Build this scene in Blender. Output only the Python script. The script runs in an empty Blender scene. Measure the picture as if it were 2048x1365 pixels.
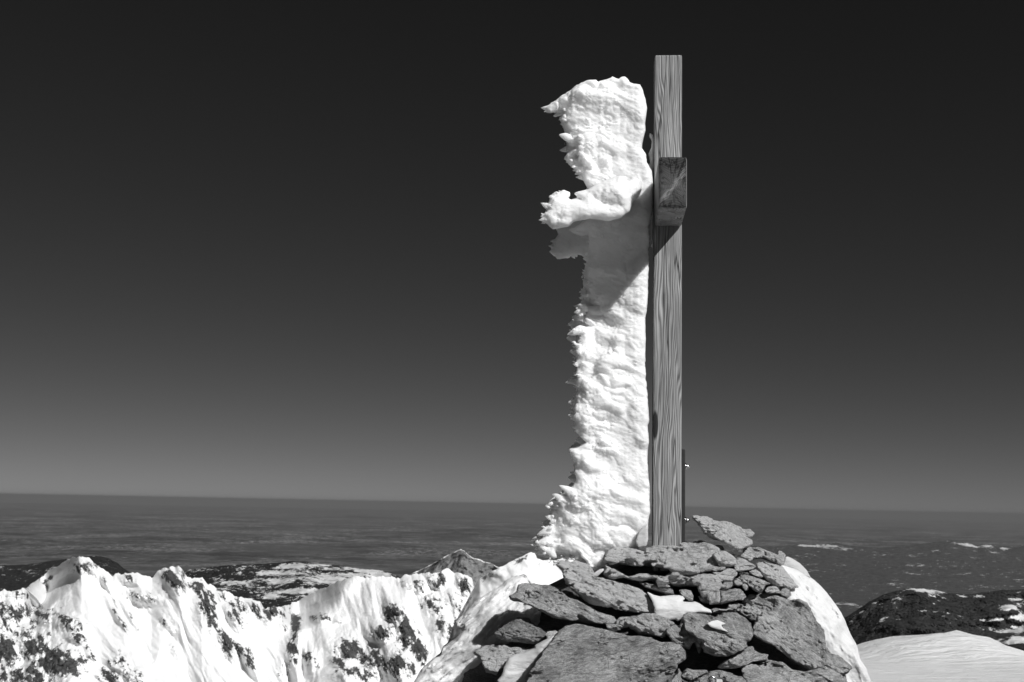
import bpy, bmesh, math, random
import numpy as np
from mathutils import Vector, Matrix
R = math.radians
random.seed(7)
sc = bpy.context.scene
col = sc.collection

# ---------------------------------------------------------------- camera
FPX = 2400.0                      # focal length in pixels of the 2048 px wide photograph
PITCH, ROLL = R(7.74), R(1.12)
cam = bpy.data.objects.new('camera', bpy.data.cameras.new('camera')); col.objects.link(cam)
cF = Vector((0, math.cos(PITCH), math.sin(PITCH)))
u0 = Vector((0, -math.sin(PITCH), math.cos(PITCH))); x0 = Vector((1, 0, 0))
cR = x0*math.cos(ROLL) + u0*math.sin(ROLL)
cU = u0*math.cos(ROLL) - x0*math.sin(ROLL)
cam.matrix_world = Matrix((cR, cU, -cF)).transposed().to_4x4()
cam.data.sensor_width = 36
cam.data.lens = 36*FPX/2048
cam.data.clip_start = 0.05; cam.data.clip_end = 900000
cam.data.dof.use_dof = True
cam.data.dof.focus_distance = 5.75
cam.data.dof.aperture_fstop = 11.0
sc.camera = cam

# ---------------------------------------------------------------- sky, sun, exposure
TOSUN = Vector((.78, -1.0, 1.02)).normalized()
EL = math.asin(TOSUN.z); AZ = math.atan2(TOSUN.x, TOSUN.y)
w = bpy.data.worlds.new("World"); sc.world = w; w.use_nodes = True
wn, wl = w.node_tree.nodes, w.node_tree.links
wn.clear()
sky = wn.new('ShaderNodeTexSky'); sky.sky_type = 'NISHITA'; sky.sun_disc = False
sky.sun_elevation = EL; sky.sun_rotation = AZ; sky.altitude = 2400
sky.air_density = 1.0; sky.dust_density = 0.6
sep = wn.new('ShaderNodeSeparateColor'); wl.new(sky.outputs[0], sep.inputs[0])   # black and white film behind a red filter
pw = wn.new('ShaderNodeMath'); pw.operation = 'POWER'; pw.inputs[1].default_value = 1.333
wl.new(sep.outputs[0], pw.inputs[0])
gn = wn.new('ShaderNodeMath'); gn.operation = 'MULTIPLY'; gn.inputs[1].default_value = 0.095
wl.new(pw.outputs[0], gn.inputs[0])
bg = wn.new('ShaderNodeBackground'); bg.inputs[1].default_value = 0.1
wl.new(gn.outputs[0], bg.inputs[0])
wo = wn.new('ShaderNodeOutputWorld'); wl.new(bg.outputs[0], wo.inputs[0])
sun = bpy.data.objects.new('sun', bpy.data.lights.new('sun', 'SUN')); col.objects.link(sun)
sun.data.energy = 4.8; sun.data.angle = R(0.5); sun.data.color = (1, 1, 1)
sun.rotation_euler = TOSUN.to_track_quat('Z', 'Y').to_euler()
sun.location = (3, -3, 6)
vs = sc.view_settings
vs.view_transform = 'Standard'; vs.look = 'None'; vs.gamma = 1; vs.exposure = 0.0
sc.cycles.max_bounces = 8; sc.cycles.diffuse_bounces = 4; sc.cycles.transparent_max_bounces = 8
sc.cycles.use_denoising = True

# ---------------------------------------------------------------- numpy helpers
RT = np.random.RandomState(11).uniform(-1, 1, (64, 64, 64)).astype(np.float32)
def vn(x, y, z):
    xi, yi, zi = np.floor(x), np.floor(y), np.floor(z)
    fx, fy, fz = x-xi, y-yi, z-zi
    xi = xi.astype(np.int64) & 63; yi = yi.astype(np.int64) & 63; zi = zi.astype(np.int64) & 63
    xj, yj, zj = (xi+1) & 63, (yi+1) & 63, (zi+1) & 63
    fx = fx*fx*(3-2*fx); fy = fy*fy*(3-2*fy); fz = fz*fz*(3-2*fz)
    a = RT[xi, yi, zi]*(1-fx)+RT[xj, yi, zi]*fx
    b = RT[xi, yj, zi]*(1-fx)+RT[xj, yj, zi]*fx
    c = RT[xi, yi, zj]*(1-fx)+RT[xj, yi, zj]*fx
    d = RT[xi, yj, zj]*(1-fx)+RT[xj, yj, zj]*fx
    return (a*(1-fy)+b*fy)*(1-fz)+(c*(1-fy)+d*fy)*fz
def fbm(x, y, z, octv=4, gain=.5, ridge=False):
    s = 0; a = 1; t = 0
    for k in range(octv):
        f = 2.03**k
        n = vn(x*f+k*17.3, y*f+k*5.1, z*f+k*9.7)
        if ridge: n = 1-2*np.abs(n)
        s = s+a*n; t += a; a *= gain
    return s/t
def sstep(a, b, x):
    t = np.clip((x-a)/(b-a), 0, 1); return t*t*(3-2*t)
_F, _R, _U = map(np.array, (cF, cR, cU))
def at(px, py, Y):
    """the point at forward distance Y seen at photograph pixel (px, py)"""
    px, py, Y = np.broadcast_arrays(np.asarray(px, float), np.asarray(py, float), np.asarray(Y, float))
    d = _F + ((px-1024)/FPX)[..., None]*_R + ((682.5-py)/FPX)[..., None]*_U
    return d*(Y/d[..., 1])[..., None]
def A(px, py, Y): return Vector(at(px, py, Y).tolist())
def polydist(P, X, Z):
    """signed distance (negative inside) from grid points to polygon P"""
    P = np.asarray(P, float); d = np.full(X.shape, 1e9); ins = np.zeros(X.shape, bool)
    for i in range(len(P)):
        (ax, az), (bx, bz) = P[i], P[(i+1) % len(P)]
        ex, ez = bx-ax, bz-az
        t = np.clip(((X-ax)*ex+(Z-az)*ez)/(ex*ex+ez*ez+1e-12), 0, 1)
        d = np.minimum(d, (X-ax-t*ex)**2+(Z-az-t*ez)**2)
        if abs(bz-az) > 1e-12:
            ins ^= ((az > Z) != (bz > Z)) & (X < (bx-ax)*(Z-az)/(bz-az)+ax)
    d = np.sqrt(d); return np.where(ins, -d, d)
def snets(Fv, org, h):
    """surface nets: closed quad mesh of the zero level of Fv (negative inside)"""
    s = Fv < 0
    n = np.array(Fv.shape)
    cnt = np.zeros(n-1, np.int8)
    for a in (0, 1):
        for b in (0, 1):
            for c in (0, 1):
                cnt += s[a:n[0]-1+a, b:n[1]-1+b, c:n[2]-1+c]
    act = (cnt > 0) & (cnt < 8)
    idx = np.full(act.shape, -1, np.int64); I, J, K = np.nonzero(act); idx[I, J, K] = np.arange(len(I))
    pos = np.zeros((len(I), 3)); num = np.zeros(len(I))
    cs = [(a, b, c) for a in (0, 1) for b in (0, 1) for c in (0, 1)]
    for p in cs:
        for ax in range(3):
            if p[ax] == 0:
                q = list(p); q[ax] = 1
                va = Fv[I+p[0], J+p[1], K+p[2]]; vb = Fv[I+q[0], J+q[1], K+q[2]]
                m = (va < 0) != (vb < 0)
                t = np.where(m, va/np.where(m, va-vb, 1), 0)
                for k in range(3):
                    pos[:, k] += np.where(m, p[k]+(t if k == ax else 0), 0)
                num += m
    V = np.stack([I, J, K], 1)+pos/num[:, None]
    V = np.asarray(org)+V*h
    Q = []
    for ax in range(3):
        b, c = (ax+1) % 3, (ax+2) % 3
        sl0 = [slice(None)]*3; sl1 = [slice(None)]*3
        sl0[ax] = slice(0, -1); sl1[ax] = slice(1, None)
        s0, s1 = s[tuple(sl0)], s[tuple(sl1)]
        E = np.array(np.nonzero(s0 != s1)).T
        ok = (E[:, b] > 0) & (E[:, c] > 0) & (E[:, b] < n[b]-1) & (E[:, c] < n[c]-1); E = E[ok]
        fl = s0[E[:, 0], E[:, 1], E[:, 2]]
        def cell(db, dc):
            G = E.copy(); G[:, b] += db; G[:, c] += dc
            return idx[G[:, 0], G[:, 1], G[:, 2]]
        q = np.stack([cell(-1, -1), cell(0, -1), cell(0, 0), cell(-1, 0)], 1)
        q[~fl] = q[~fl][:, ::-1]
        Q.append(q)
    return V, np.concatenate(Q)
def mesh_np(name, V, Q, mat, smooth=True, attrs=None):
    me = bpy.data.meshes.new(name)
    Q = np.asarray(Q, np.int32); k = Q.shape[1]
    me.vertices.add(len(V)); me.vertices.foreach_set('co', np.asarray(V, np.float32).ravel())
    me.loops.add(Q.size); me.loops.foreach_set('vertex_index', Q.ravel())
    me.polygons.add(len(Q)); me.polygons.foreach_set('loop_start', np.arange(0, Q.size, k, dtype=np.int32))
    me.polygons.foreach_set('loop_total', np.full(len(Q), k, np.int32))
    for an, av in (attrs or {}).items():
        t = me.attributes.new(an, 'FLOAT', 'POINT'); t.data.foreach_set('value', np.asarray(av, np.float32).ravel())
    me.update(calc_edges=True); me.validate()
    me.polygons.foreach_set('use_smooth', np.full(len(me.polygons), smooth))
    me.materials.append(mat)
    return me
def obj(name, me, parent=None, loc=None):
    o = bpy.data.objects.new(name, me); col.objects.link(o)
    if parent: o.parent = parent
    if loc is not None: o.location = loc
    return o
def tag(o, label=None, cat=None, group=None, kind=None):
    for k, v in (('label', label), ('category', cat), ('group', group), ('kind', kind)):
        if v: o[k] = v
    return o
def grid_quads(ni, nj):
    i, j = np.meshgrid(np.arange(ni-1), np.arange(nj-1), indexing='ij')
    a = i*nj+j
    return np.stack([a, a+nj, a+nj+1, a+1], -1).reshape(-1, 4)

# ---------------------------------------------------------------- materials
class NT:
    def __init__(s, name):
        s.m = bpy.data.materials.new(name); s.m.use_nodes = True
        s.t = s.m.node_tree; s.b = s.t.nodes['Principled BSDF']; s.co = None
    def n(s, ty, **kw):
        x = s.t.nodes.new('ShaderNode'+ty)
        for k, v in kw.items(): setattr(x, k, v)
        return x
    def set(s, inp, v):
        if hasattr(v, 'is_linked') or isinstance(v, bpy.types.NodeSocket): s.t.links.new(v, inp)
        else: inp.default_value = v
    def obj(s, sc3=(1, 1, 1), rot=(0, 0, 0)):
        tc = s.n('TexCoord'); mp = s.n('Mapping'); s.t.links.new(tc.outputs['Object'], mp.inputs[0])
        mp.inputs['Scale'].default_value = sc3; mp.inputs['Rotation'].default_value = rot
        return mp.outputs[0]
    def noise(s, vec, scale, detail=4, rough=.55, dist=0):
        x = s.n('TexNoise'); s.set(x.inputs['Vector'], vec); x.inputs['Scale'].default_value = scale
        x.inputs['Detail'].default_value = detail; x.inputs['Roughness'].default_value = rough
        x.inputs['Distortion'].default_value = dist; return x.outputs['Fac']
    def voro(s, vec, scale, feat='F1'):
        x = s.n('TexVoronoi', feature=feat); s.set(x.inputs['Vector'], vec); x.inputs['Scale'].default_value = scale
        return x.outputs['Distance']
    def math(s, op, a, b=0.0, clamp=False):
        x = s.n('Math', operation=op, use_clamp=clamp); s.set(x.inputs[0], a); s.set(x.inputs[1], b); return x.outputs[0]
    def mr(s, v, a, b, c=0.0, d=1.0):
        x = s.n('MapRange'); s.set(x.inputs[0], v)
        for k, q in zip((1, 2, 3, 4), (a, b, c, d)): x.inputs[k].default_value = q
        return x.outputs[0]
    def attr(s, name):
        return s.n('Attribute', attribute_name=name).outputs['Fac']
    def mix(s, f, a, b):
        x = s.n('Mix'); s.set(x.inputs[0], f); s.set(x.inputs[2], a); s.set(x.inputs[3], b); return x.outputs[0]
    def grey(s, v):
        x = s.n('CombineColor')
        for k in range(3): s.set(x.inputs[k], v)
        s.t.links.new(x.outputs[0], s.b.inputs['Base Color'])
    def bump(s, v, dist, strength=1.0):
        x = s.n('Bump'); x.inputs['Distance'].default_value = dist; x.inputs['Strength'].default_value = strength
        s.set(x.inputs['Height'], v)
        s.t.links.new(x.outputs[0], s.b.inputs['Normal'])
    def rough(s, v, spec=None):
        s.set(s.b.inputs['Roughness'], v)
        if spec is not None: s.b.inputs['Specular IOR Level'].default_value = spec

def rock_material(name, pit=0.0):
    m = NT(name)
    co = m.obj(); st = m.obj((1, 1, 4.5))
    oi = m.n('ObjectInfo')
    big = m.noise(co, 9, 5, .6); mid = m.noise(st, 45, 6, .7, .6); fine = m.noise(st, 170, 4, .8)
    v = m.math('MULTIPLY', m.mr(big, .3, .7, .75, 1.22), m.mr(mid, .36, .64, .62, 1.38))
    v = m.math('MULTIPLY', v, m.mr(fine, .36, .64, .6, 1.4))
    speck = m.mr(m.noise(co, 75, 3, .7), .66, .73, 0, 1)
    v = m.mix(m.math('MULTIPLY', speck, .5), v, 2.0)
    dark = m.mr(m.noise(st, 22, 5, .75, .4), .30, .36, .45, 1)
    v = m.math('MULTIPLY', v, dark)
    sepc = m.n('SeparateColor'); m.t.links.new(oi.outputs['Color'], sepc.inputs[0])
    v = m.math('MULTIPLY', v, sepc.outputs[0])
    wob = m.n('VectorMath', operation='ADD'); m.t.links.new(m.obj((1, 1, 2.2)), wob.inputs[0])
    nzc = m.n('TexNoise'); nzc.inputs['Scale'].default_value = 14; nzc.inputs['Detail'].default_value = 4; m.t.links.new(co, nzc.inputs['Vector'])
    sc1 = m.n('VectorMath', operation='SCALE'); sc1.inputs['Scale'].default_value = .09; m.t.links.new(nzc.outputs['Color'], sc1.inputs[0])
    m.t.links.new(sc1.outputs[0], wob.inputs[1])
    crk = m.mr(m.voro(wob.outputs[0], 8, 'DISTANCE_TO_EDGE'), 0, .022, 0, 1)
    crk = m.mix(m.mr(m.noise(co, 6, 2), .44, .54, 0, 1), 1.0, crk)
    v = m.math('MULTIPLY', v, m.mr(crk, 0, 1, .72, 1))
    v = m.math('MULTIPLY', v, m.mr(m.noise(m.obj((1, 1, 2)), 5, 6, .75, .8), .38, .62, .62, 1.42))
    m.grey(m.math('MINIMUM', v, .72))
    hgt = m.math('ADD', m.math('MULTIPLY', mid, 1.2), m.math('MULTIPLY', fine, .55))
    hgt = m.math('ADD', hgt, m.math('MULTIPLY', m.noise(co, 260, 3, .8), .35))
    hgt = m.math('ADD', hgt, m.math('MULTIPLY', crk, .5))
    if pit:
        hgt = m.math('ADD', hgt, m.math('MULTIPLY', m.mr(m.noise(co, 120, 3, .6), .3, .45, 0, 1), pit))
    m.bump(hgt, .020, 1.0); m.rough(.78, .35)
    return m.m
M_rock = rock_material('schist')
M_lime = rock_material('pitted_limestone', .2)

def ice_material(name, base, clearbase, sss, bump_d=.006, scale=.03):
    m = NT(name); co = m.obj()
    cl = m.attr('clear')
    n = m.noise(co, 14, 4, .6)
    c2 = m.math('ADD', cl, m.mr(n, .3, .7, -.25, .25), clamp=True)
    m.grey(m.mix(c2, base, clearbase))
    m.b.inputs['Subsurface Weight'].default_value = sss
    m.b.inputs['Subsurface Radius'].default_value = (1, 1, 1)
    m.b.inputs['Subsurface Scale'].default_value = scale
    m.rough(m.mix(c2, .6, .3), .3)
    h = m.math('ADD', m.noise(m.obj((.5, 1, 1.7)), 38, 6, .7), m.math('MULTIPLY', m.noise(m.obj((.6, 1, 1.3)), 130, 4, .75), .55))
    m.bump(h, bump_d, .7)
    return m.m
M_ice = ice_material('rime', .97, .72, .9, scale=.05)
M_snow = ice_material('glazed_snow', .66, .42, .5)
M_bank = ice_material('crusted_snow', .86, .56, .6)
M_clear = ice_material('clear_ice', .50, .36, .6)

def wood_material():
    m = NT('weathered_larch'); tc = m.n('TexCoord')
    s3 = m.n('SeparateXYZ'); m.t.links.new(tc.outputs['Object'], s3.inputs[0])
    X, Y, Z = s3.outputs
    low = m.noise(m.obj((7, 7, .75)), 1.0, 3, .5)
    low2 = m.noise(m.obj((26, 26, 3.2)), 1.0, 2, .5)
    kx = m.math('ADD', m.math('MULTIPLY', X, 1.0), m.math('MULTIPLY', low, .17))
    kx = m.math('ADD', kx, m.math('MULTIPLY', low2, .022))
    kx = m.math('ADD', kx, m.math('MULTIPLY', Y, .7))
    kx = m.math('ADD', kx, m.math('MULTIPLY', m.noise(m.obj((60, 60, 4)), 1.0, 3, .6), .006))
    ring = m.math('SINE', m.math('MULTIPLY', kx, 2*math.pi/.0135))
    ring = m.mix(m.mr(m.noise(m.obj((11, 11, 2.2)), 1.0, 3), .45, .6, 0, .8), ring, m.math('SINE', m.math('MULTIPLY', kx, 2*math.pi/.0078)))
    fib = m.noise(m.obj((240, 240, 3)), 1.0, 4, .7)
    v = m.math('ADD', m.mr(ring, -1, 1, .11, .52), m.mr(fib, .25, .75, -.14, .14))
    blot = m.noise(m.obj((14, 14, 1.6)), 1.0, 4, .6)
    v = m.mix(m.mr(m.noise(m.obj((20, 20, 1.2)), 1.0, 4, .6), .45, .62, 0, .5), v, .30)
    v = m.math('MULTIPLY', v, m.mr(blot, .3, .7, .5, 1.05))
    ck = m.mr(m.math('ABSOLUTE', m.math('SUBTRACT', m.noise(m.obj((22, 22, .9)), 1.0, 2, .4), .5)), 0, .022, 0, 1)
    v = m.math('MULTIPLY', v, m.mr(ck, 0, 1, .15, 1))
    kd = m.math('SQRT', m.math('ADD', m.math('POWER', m.math('DIVIDE', m.math('ADD', X, .062), .016), 2.0), m.math('POWER', m.math('DIVIDE', m.math('SUBTRACT', Z, .60), .075), 2.0)))
    v = m.math('MULTIPLY', v, m.mr(m.math('ADD', kd, m.math('MULTIPLY', fib, .3)), .95, 1.25, .06, 1))
    m.grey(m.math('MAXIMUM', v, .02))
    h = m.math('ADD', m.math('MULTIPLY', ring, .35), m.math('MULTIPLY', fib, .6)); h = m.math('ADD', h, m.math('MULTIPLY', ck, .8))
    m.bump(h, .0015, .8); m.rough(.75, .3)
    return m.m
M_wood = wood_material()
def endgrain_material():
    m = NT('end_grain'); tc = m.n('TexCoord')
    s3 = m.n('SeparateXYZ'); m.t.links.new(tc.outputs['Object'], s3.inputs[0])
    X, Z = m.math('SUBTRACT', s3.outputs[0], .003), m.math('ADD', s3.outputs[2], .018)
    r = m.math('SQRT', m.math('ADD', m.math('MULTIPLY', X, X), m.math('MULTIPLY', Z, Z)))
    an = m.math('ARCTAN2', Z, X)
    nz = m.noise(tc.outputs['Object'], 20, 3)
    ring = m.math('SINE', m.math('MULTIPLY', m.math('ADD', r, m.math('MULTIPLY', nz, .006)), 2*math.pi/.008))
    cv = m.n('CombineXYZ'); m.set(cv.inputs[0], m.math('MULTIPLY', an, 2.6)); m.set(cv.inputs[1], m.math('MULTIPLY', r, 9.0)); 
    rad = m.mr(m.math('ABSOLUTE', m.math('SUBTRACT', m.noise(cv.outputs[0], 1.0, 3, .6), .5)), 0, .028, 0, 1)
    tt = m.math('ADD', m.math('MULTIPLY', an, 3.6), m.math('MULTIPLY', m.noise(tc.outputs['Object'], 34, 3, .6), .55))
    ln = m.math('ABSOLUTE', m.math('SUBTRACT', m.math('FRACT', tt), .5))
    rad = m.math('MULTIPLY', rad, m.mr(m.math('ADD', ln, m.mr(m.noise(tc.outputs['Object'], 18, 2), .42, .6, -.02, .2)), .02, .07, 0, 1))
    edge_ = m.mr(m.math('ADD', r, m.math('MULTIPLY', nz, .05)), .07, .13, 1, .45)
    v = m.math('MULTIPLY', m.math('MULTIPLY', m.mr(ring, -1, 1, .05, .19), edge_), m.mr(rad, 0, 1, .15, 1))
    dg = m.math('SUBTRACT', m.math('MULTIPLY', Z, .75), X)
    bw = m.math('ABSOLUTE', m.math('ADD', dg, m.math('MULTIPLY', m.math('SUBTRACT', m.noise(tc.outputs['Object'], 26, 4, .7), .5), .05)))
    v = m.math('MULTIPLY', v, m.mr(bw, .004, .024, 2.2, .75))
    m.grey(v)
    m.bump(m.math('ADD', m.math('MULTIPLY', rad, 1.2), m.math('MULTIPLY', ring, .2)), .002, .9); m.rough(.8, .25)
    return m.m
M_end = endgrain_material()
def plain_mat(name, v, rough=.6, metal=0.0):
    m = NT(name); n = m.noise(m.obj(), 60, 4)
    m.grey(m.mr(n, .3, .7, v*.8, v*1.2)); m.rough(rough); m.b.inputs['Metallic'].default_value = metal
    return m.m
M_iron = plain_mat('black_painted_iron', .02, .5)
M_steel = plain_mat('stainless_steel', .6, .22, 1.0)
M_tag = plain_mat('white_tag', .6, .5)

def terrain_material(name, snow=.86, rock=.12, scale=.02, streak=1.0, rocklo=.05, bumpd=2.0):
    m = NT(name); co = m.obj()
    a = m.attr('rock')
    n = m.noise(m.obj((1, 1, .45)), scale*3.2, 6, .72)
    n2 = m.noise(co, scale*14, 4, .7)
    t = m.math('ADD', a, m.math('ADD', m.mr(n, .2, .8, -.55, .55), m.mr(n2, .2, .8, -.34, .34)))
    f = m.mr(t, .44, .56, 0, 1)
    rk = m.mr(m.noise(co, scale*8, 5, .7), .3, .7, rocklo, rock*1.6)
    v = m.mix(f, m.mr(m.noise(m.obj((1, .4, .4)), scale*1.5, 4), .3, .7, snow*.94, snow*1.03), rk)
    m.grey(v)
    h = m.math('ADD', m.math('MULTIPLY', n, .6), m.math('MULTIPLY', m.math('MULTIPLY', n2, f), .9))
    m.bump(h, bumpd, .8)
    m.rough(.85, .2)
    return m.m

# ---------------------------------------------------------------- terrain strips (a ridge line, the face below it, the back behind it)
def strip(name, ridge, y_bottom, Ytop, Ybot, mat, rockf, dispf, n_i=500, n_j=200, back=(400, 250), decay=0, x_rng=None, jit=1.3):
    ridge = np.array(ridge, float)
    xs = np.linspace(*(x_rng or (ridge[0, 0], ridge[-1, 0])), n_i)
    ry = np.interp(xs, ridge[:, 0], ridge[:, 1])
    v = np.linspace(0, 1, n_j)**1.15
    PX, V = np.meshgrid(xs, v, indexing='ij')
    RY = ry[:, None]+V*0
    if decay:                                   # ridge shape fades down the slope
        kk = np.exp(-np.linspace(-2, 2, n_i//4*2+1)**2); sm = np.convolve(np.pad(ry, n_i//4, 'edge'), kk/kk.sum(), 'valid')
        RS = sm[:, None]+V*0
        PY = RS+V*(y_bottom-RS)+(RY-RS)*np.exp(-V*decay)
    else: PY = RY+V*(y_bottom-RY)
    PY = PY+(jit*1.6*fbm(xs/9, xs*0, xs*0+2, 4, .65))[:, None]*np.exp(-(PY-RY)/7)     # ragged crest
    Yd = Ytop+(Ybot-Ytop)*V + dispf(PX, PY, PY-RY, V)
    P = at(PX, PY, Yd)
    rk = rockf(PX, PY, PY-RY, V)
    nb = 14                                    # rows falling away behind the ridge
    t = np.linspace(1, 0, nb, endpoint=False)[None, :, None]
    top = P[:, :1, :]
    B = top+np.concatenate([0*t, t*back[0], -(t**1.3)*back[1]], -1)
    B = B + np.concatenate([0*B[..., :2], (vn(B[..., 0]*.02, B[..., 1]*.02, B[..., 2]*0)*back[1]*.05*t[..., 0])[..., None]], -1)
    P = np.concatenate([B, P], 1); rk = np.concatenate([np.repeat(rk[:, :1], nb, 1), rk], 1)
    nj = P.shape[1]
    me = mesh_np(name, P.reshape(-1, 3), grid_quads(n_i, nj)[:, ::-1], mat, attrs={'rock': rk.ravel()})
    return tag(obj(name, me), kind='structure')

def blobs(L, grow=1.0):
    """bias field from a list of elliptical patches (x, y, rx, ry, lean, strength)"""
    def f(PX, PY):
        s = np.zeros(PX.shape)
        for x, y, rx, ry_, ln, st in L:
            dx = PX-x-(PY-y)*ln
            s = np.maximum(s, st*np.exp(-((dx/(rx*grow))**2+((PY-y)/(ry_*grow))**2)))
        return s
    return f

M_alp = terrain_material('snow_and_rock', .80, .075, .035, rocklo=.025, bumpd=2.5)
rb = blobs([(30, 1225, 30, 28, 0, .8), (75, 1225, 38, 25, .3, .9), (15, 1300, 28, 55, .3, 1.0), (65, 1290, 45, 38, .3, 1.0),
            (115, 1325, 50, 38, .2, 1.15), (50, 1350, 70, 25, 0, 1.0), (140, 1250, 30, 20, .5, .95), (150, 1275, 22, 16, .6, .9), (60, 1190, 50, 10, 0, .6),
            (165, 1135, 30, 13, .3, .95), (95, 1160, 10, 18, -1.2, .9), (210, 1165, 5, 20, .5, .6), (262, 1160, 17, 10, .3, .85),
            (285, 1195, 26, 13, .4, .8), (240, 1240, 7, 34, .55, .75), (262, 1235, 6, 26, .6, .7), (235, 1215, 4, 18, .5, .5),
            (345, 1158, 17, 22, .7, 1.15), (362, 1145, 8, 14, .3, .9), (392, 1172, 16, 14, .4, 1.1), (415, 1210, 18, 36, .1, 1.05), (425, 1240, 14, 24, .1, .9),
            (450, 1190, 26, 16, .3, .6), (475, 1225, 22, 30, .2, .8), (455, 1290, 17, 34, .5, .95), (490, 1310, 14, 30, .5, .85), (335, 1250, 16, 20, .5, .6),
            (350, 1300, 10, 14, .5, .5), (240, 1330, 26, 26, .5, .8), (220, 1355, 30, 20, .3, .8), (265, 1352, 26, 18, .3, .8),
            (500, 1215, 30, 18, 0, .8), (545, 1228, 26, 15, 0, .95), (590, 1245, 22, 28, .1, .9), (585, 1300, 14, 40, 0, .95), (620, 1315, 16, 25, .4, .7),
            (640, 1235, 28, 10, .2, .65), (675, 1240, 12, 9, 0, .6), (790, 1225, 26, 18, .1, .95), (765, 1265, 26, 18, -.3, 1.1), (815, 1265, 22, 42, .2, 1.1),
            (700, 1300, 36, 26, .3, 1.05), (745, 1320, 30, 30, .2, .95), (680, 1325, 22, 18, .3, .8), (800, 1330, 34, 30, .2, 1.1), (840, 1300, 20, 40, .3, .85),
            (838, 1175, 18, 18, .2, .7), (868, 1162, 12, 16, .5, .95), (885, 1158, 8, 14, .3, .9), (870, 1210, 30, 26, .4, .7), (930, 1170, 14, 22, .3, 1.0),
            (900, 1255, 30, 30, .3, .8), (925, 1290, 24, 24, .2, .75), (915, 1215, 20, 30, .3, .6), (820, 1165, 26, 8, 0, .5), (880, 1330, 30, 20, .2, .7), (10, 1240, 20, 40, .2, .8), (180, 1310, 12, 30, .4, .6), (560, 1340, 14, 20, .2, .5), (720, 1345, 60, 18, 0, .8), (950, 1220, 16, 30, 0, .8)], 1.14)
def alp_disp(PX, PY, D, V):
    q = PX-.55*D*sstep(100, 260, PX)*(1-sstep(560, 640, PX))-.25*D*sstep(600, 700, PX)
    cr = lambda a, b, c: np.maximum(vn(q/a, D/b, 0*D+c), vn(q/a+40, D/b+3, 0*D+c))
    n = (cr(85, 200, 3)-.3)*34*sstep(0, 50, D)+(cr(34, 70, 8)-.3)*13*sstep(0, 22, D)+fbm(q/16, D/50, 0*D+8, 4, .55, True)*3.5*sstep(0, 10, D)
    n = n+fbm(q/8, D/14, 0*D+5, 5, .7)*10*np.clip(rb(PX, PY), 0, 1)
    n = n-rb(PX, PY)*17
    pk = sstep(45, 100, PX)*(1-sstep(140, 163, PX-.25*D))*(1-sstep(20, 62, D-np.abs(163-PX)*.2))
    n = n+pk*(163-PX)*2.1
    pk2 = sstep(560, 600, PX)*(1-sstep(640, 720, PX+D*.7))*(1-sstep(25, 70, D))
    n = n+pk2*(720-PX)*1.0
    return -n*-1.0
def alp_rock(PX, PY, D, V):
    q = PX-.4*D
    b = rb(PX, PY)
    return b*.95-.20+(.2+1.0*np.sqrt(b))*fbm(q/8, D/17, 0*D, 5, .7)
ridge_alp = [(-900, 1560), (-600, 1380), (-260, 1225), (-120, 1200), (0, 1183), (20, 1181), (45, 1180), (62, 1170), (80, 1156), (110, 1136), (140, 1118), (155, 1112), (163, 1111), (168, 1116), (178, 1117), (190, 1128), (205, 1140), (225, 1150), (250, 1146), (280, 1148), (303, 1154),
             (318, 1143), (332, 1136), (345, 1135), (357, 1131), (362, 1136), (368, 1148), (376, 1158), (384, 1160), (396, 1156), (404, 1155), (410, 1165), (424, 1171), (445, 1180), (465, 1189), (485, 1197), (510, 1199), (520, 1203), (526, 1215), (555, 1215), (580, 1211),
             (596, 1200), (640, 1180), (680, 1163), (706, 1154), (760, 1154), (800, 1156), (812, 1149), (840, 1148), (868, 1146), (890, 1139), (898, 1140), (908, 1146), (935, 1150), (944, 1158), (950, 1185), (962, 1205), (990, 1235), (1100, 1300), (1250, 1380), (1500, 1560)]
strip('mountain_ridge', ridge_alp, 1560, 1250, 985, M_alp, alp_rock, alp_disp, 1350, 330, (500, 420), jit=4.0)

# snow slope that climbs behind the cairn, and the tilted slab peak
def slope_rock(PX, PY, D, V):
    return .12*(1-sstep(6, 30, D))+.28*fbm(PX/14, PY/14, 0*D, 3)-.1+.35*np.exp(-((D-8)/7)**2)
strip('snow_slope', [(780, 1600), (850, 1362), (888, 1310), (905, 1255), (940, 1190), (960, 1158), (985, 1142), (1010, 1130), (1035, 1117), (1056, 1107), (1062, 1105), (1070, 1108), (1074, 1117), (1086, 1121), (1098, 1119), (1112, 1121), (1124, 1117), (1150, 1122), (1200, 1130), (1300, 1180), (1500, 1400), (1650, 1600)], 1600, 640, 520,
      terrain_material('sunlit_snow', .88, .15, .06, bumpd=.6), slope_rock, lambda PX, PY, D, V: fbm((PX-.9*D)/50, D/90, 0*D, 5)*9, 480, 140, (200, 200))
def slab_rock(PX, PY, D, V):
    return 1.35-1.15*np.exp(-(D/2.6)**2)-.35*np.exp(-((PX-985)/22)**2-((PY-1142)/7)**2)+.2*fbm(PX/9, PY/7, 0*D, 3)
strip('slab_peak', [(640, 1300), (740, 1175), (815, 1151), (850, 1136), (880, 1119), (905, 1106), (922, 1099), (928, 1101), (935, 1108), (946, 1117), (960, 1120), (968, 1124), (985, 1127), (1000, 1138), (1030, 1152), (1080, 1175), (1170, 1300)], 1300, 2400, 2150,
      terrain_material('pale_limestone', .8, .17, .012, rocklo=.12, bumpd=5), slab_rock,
      lambda PX, PY, D, V: fbm((PX+D)/26, D/30, 0*D, 5, .55)*40+(PX-922)*(-.9)*(PX < 935), 260, 90, (500, 500))

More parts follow.
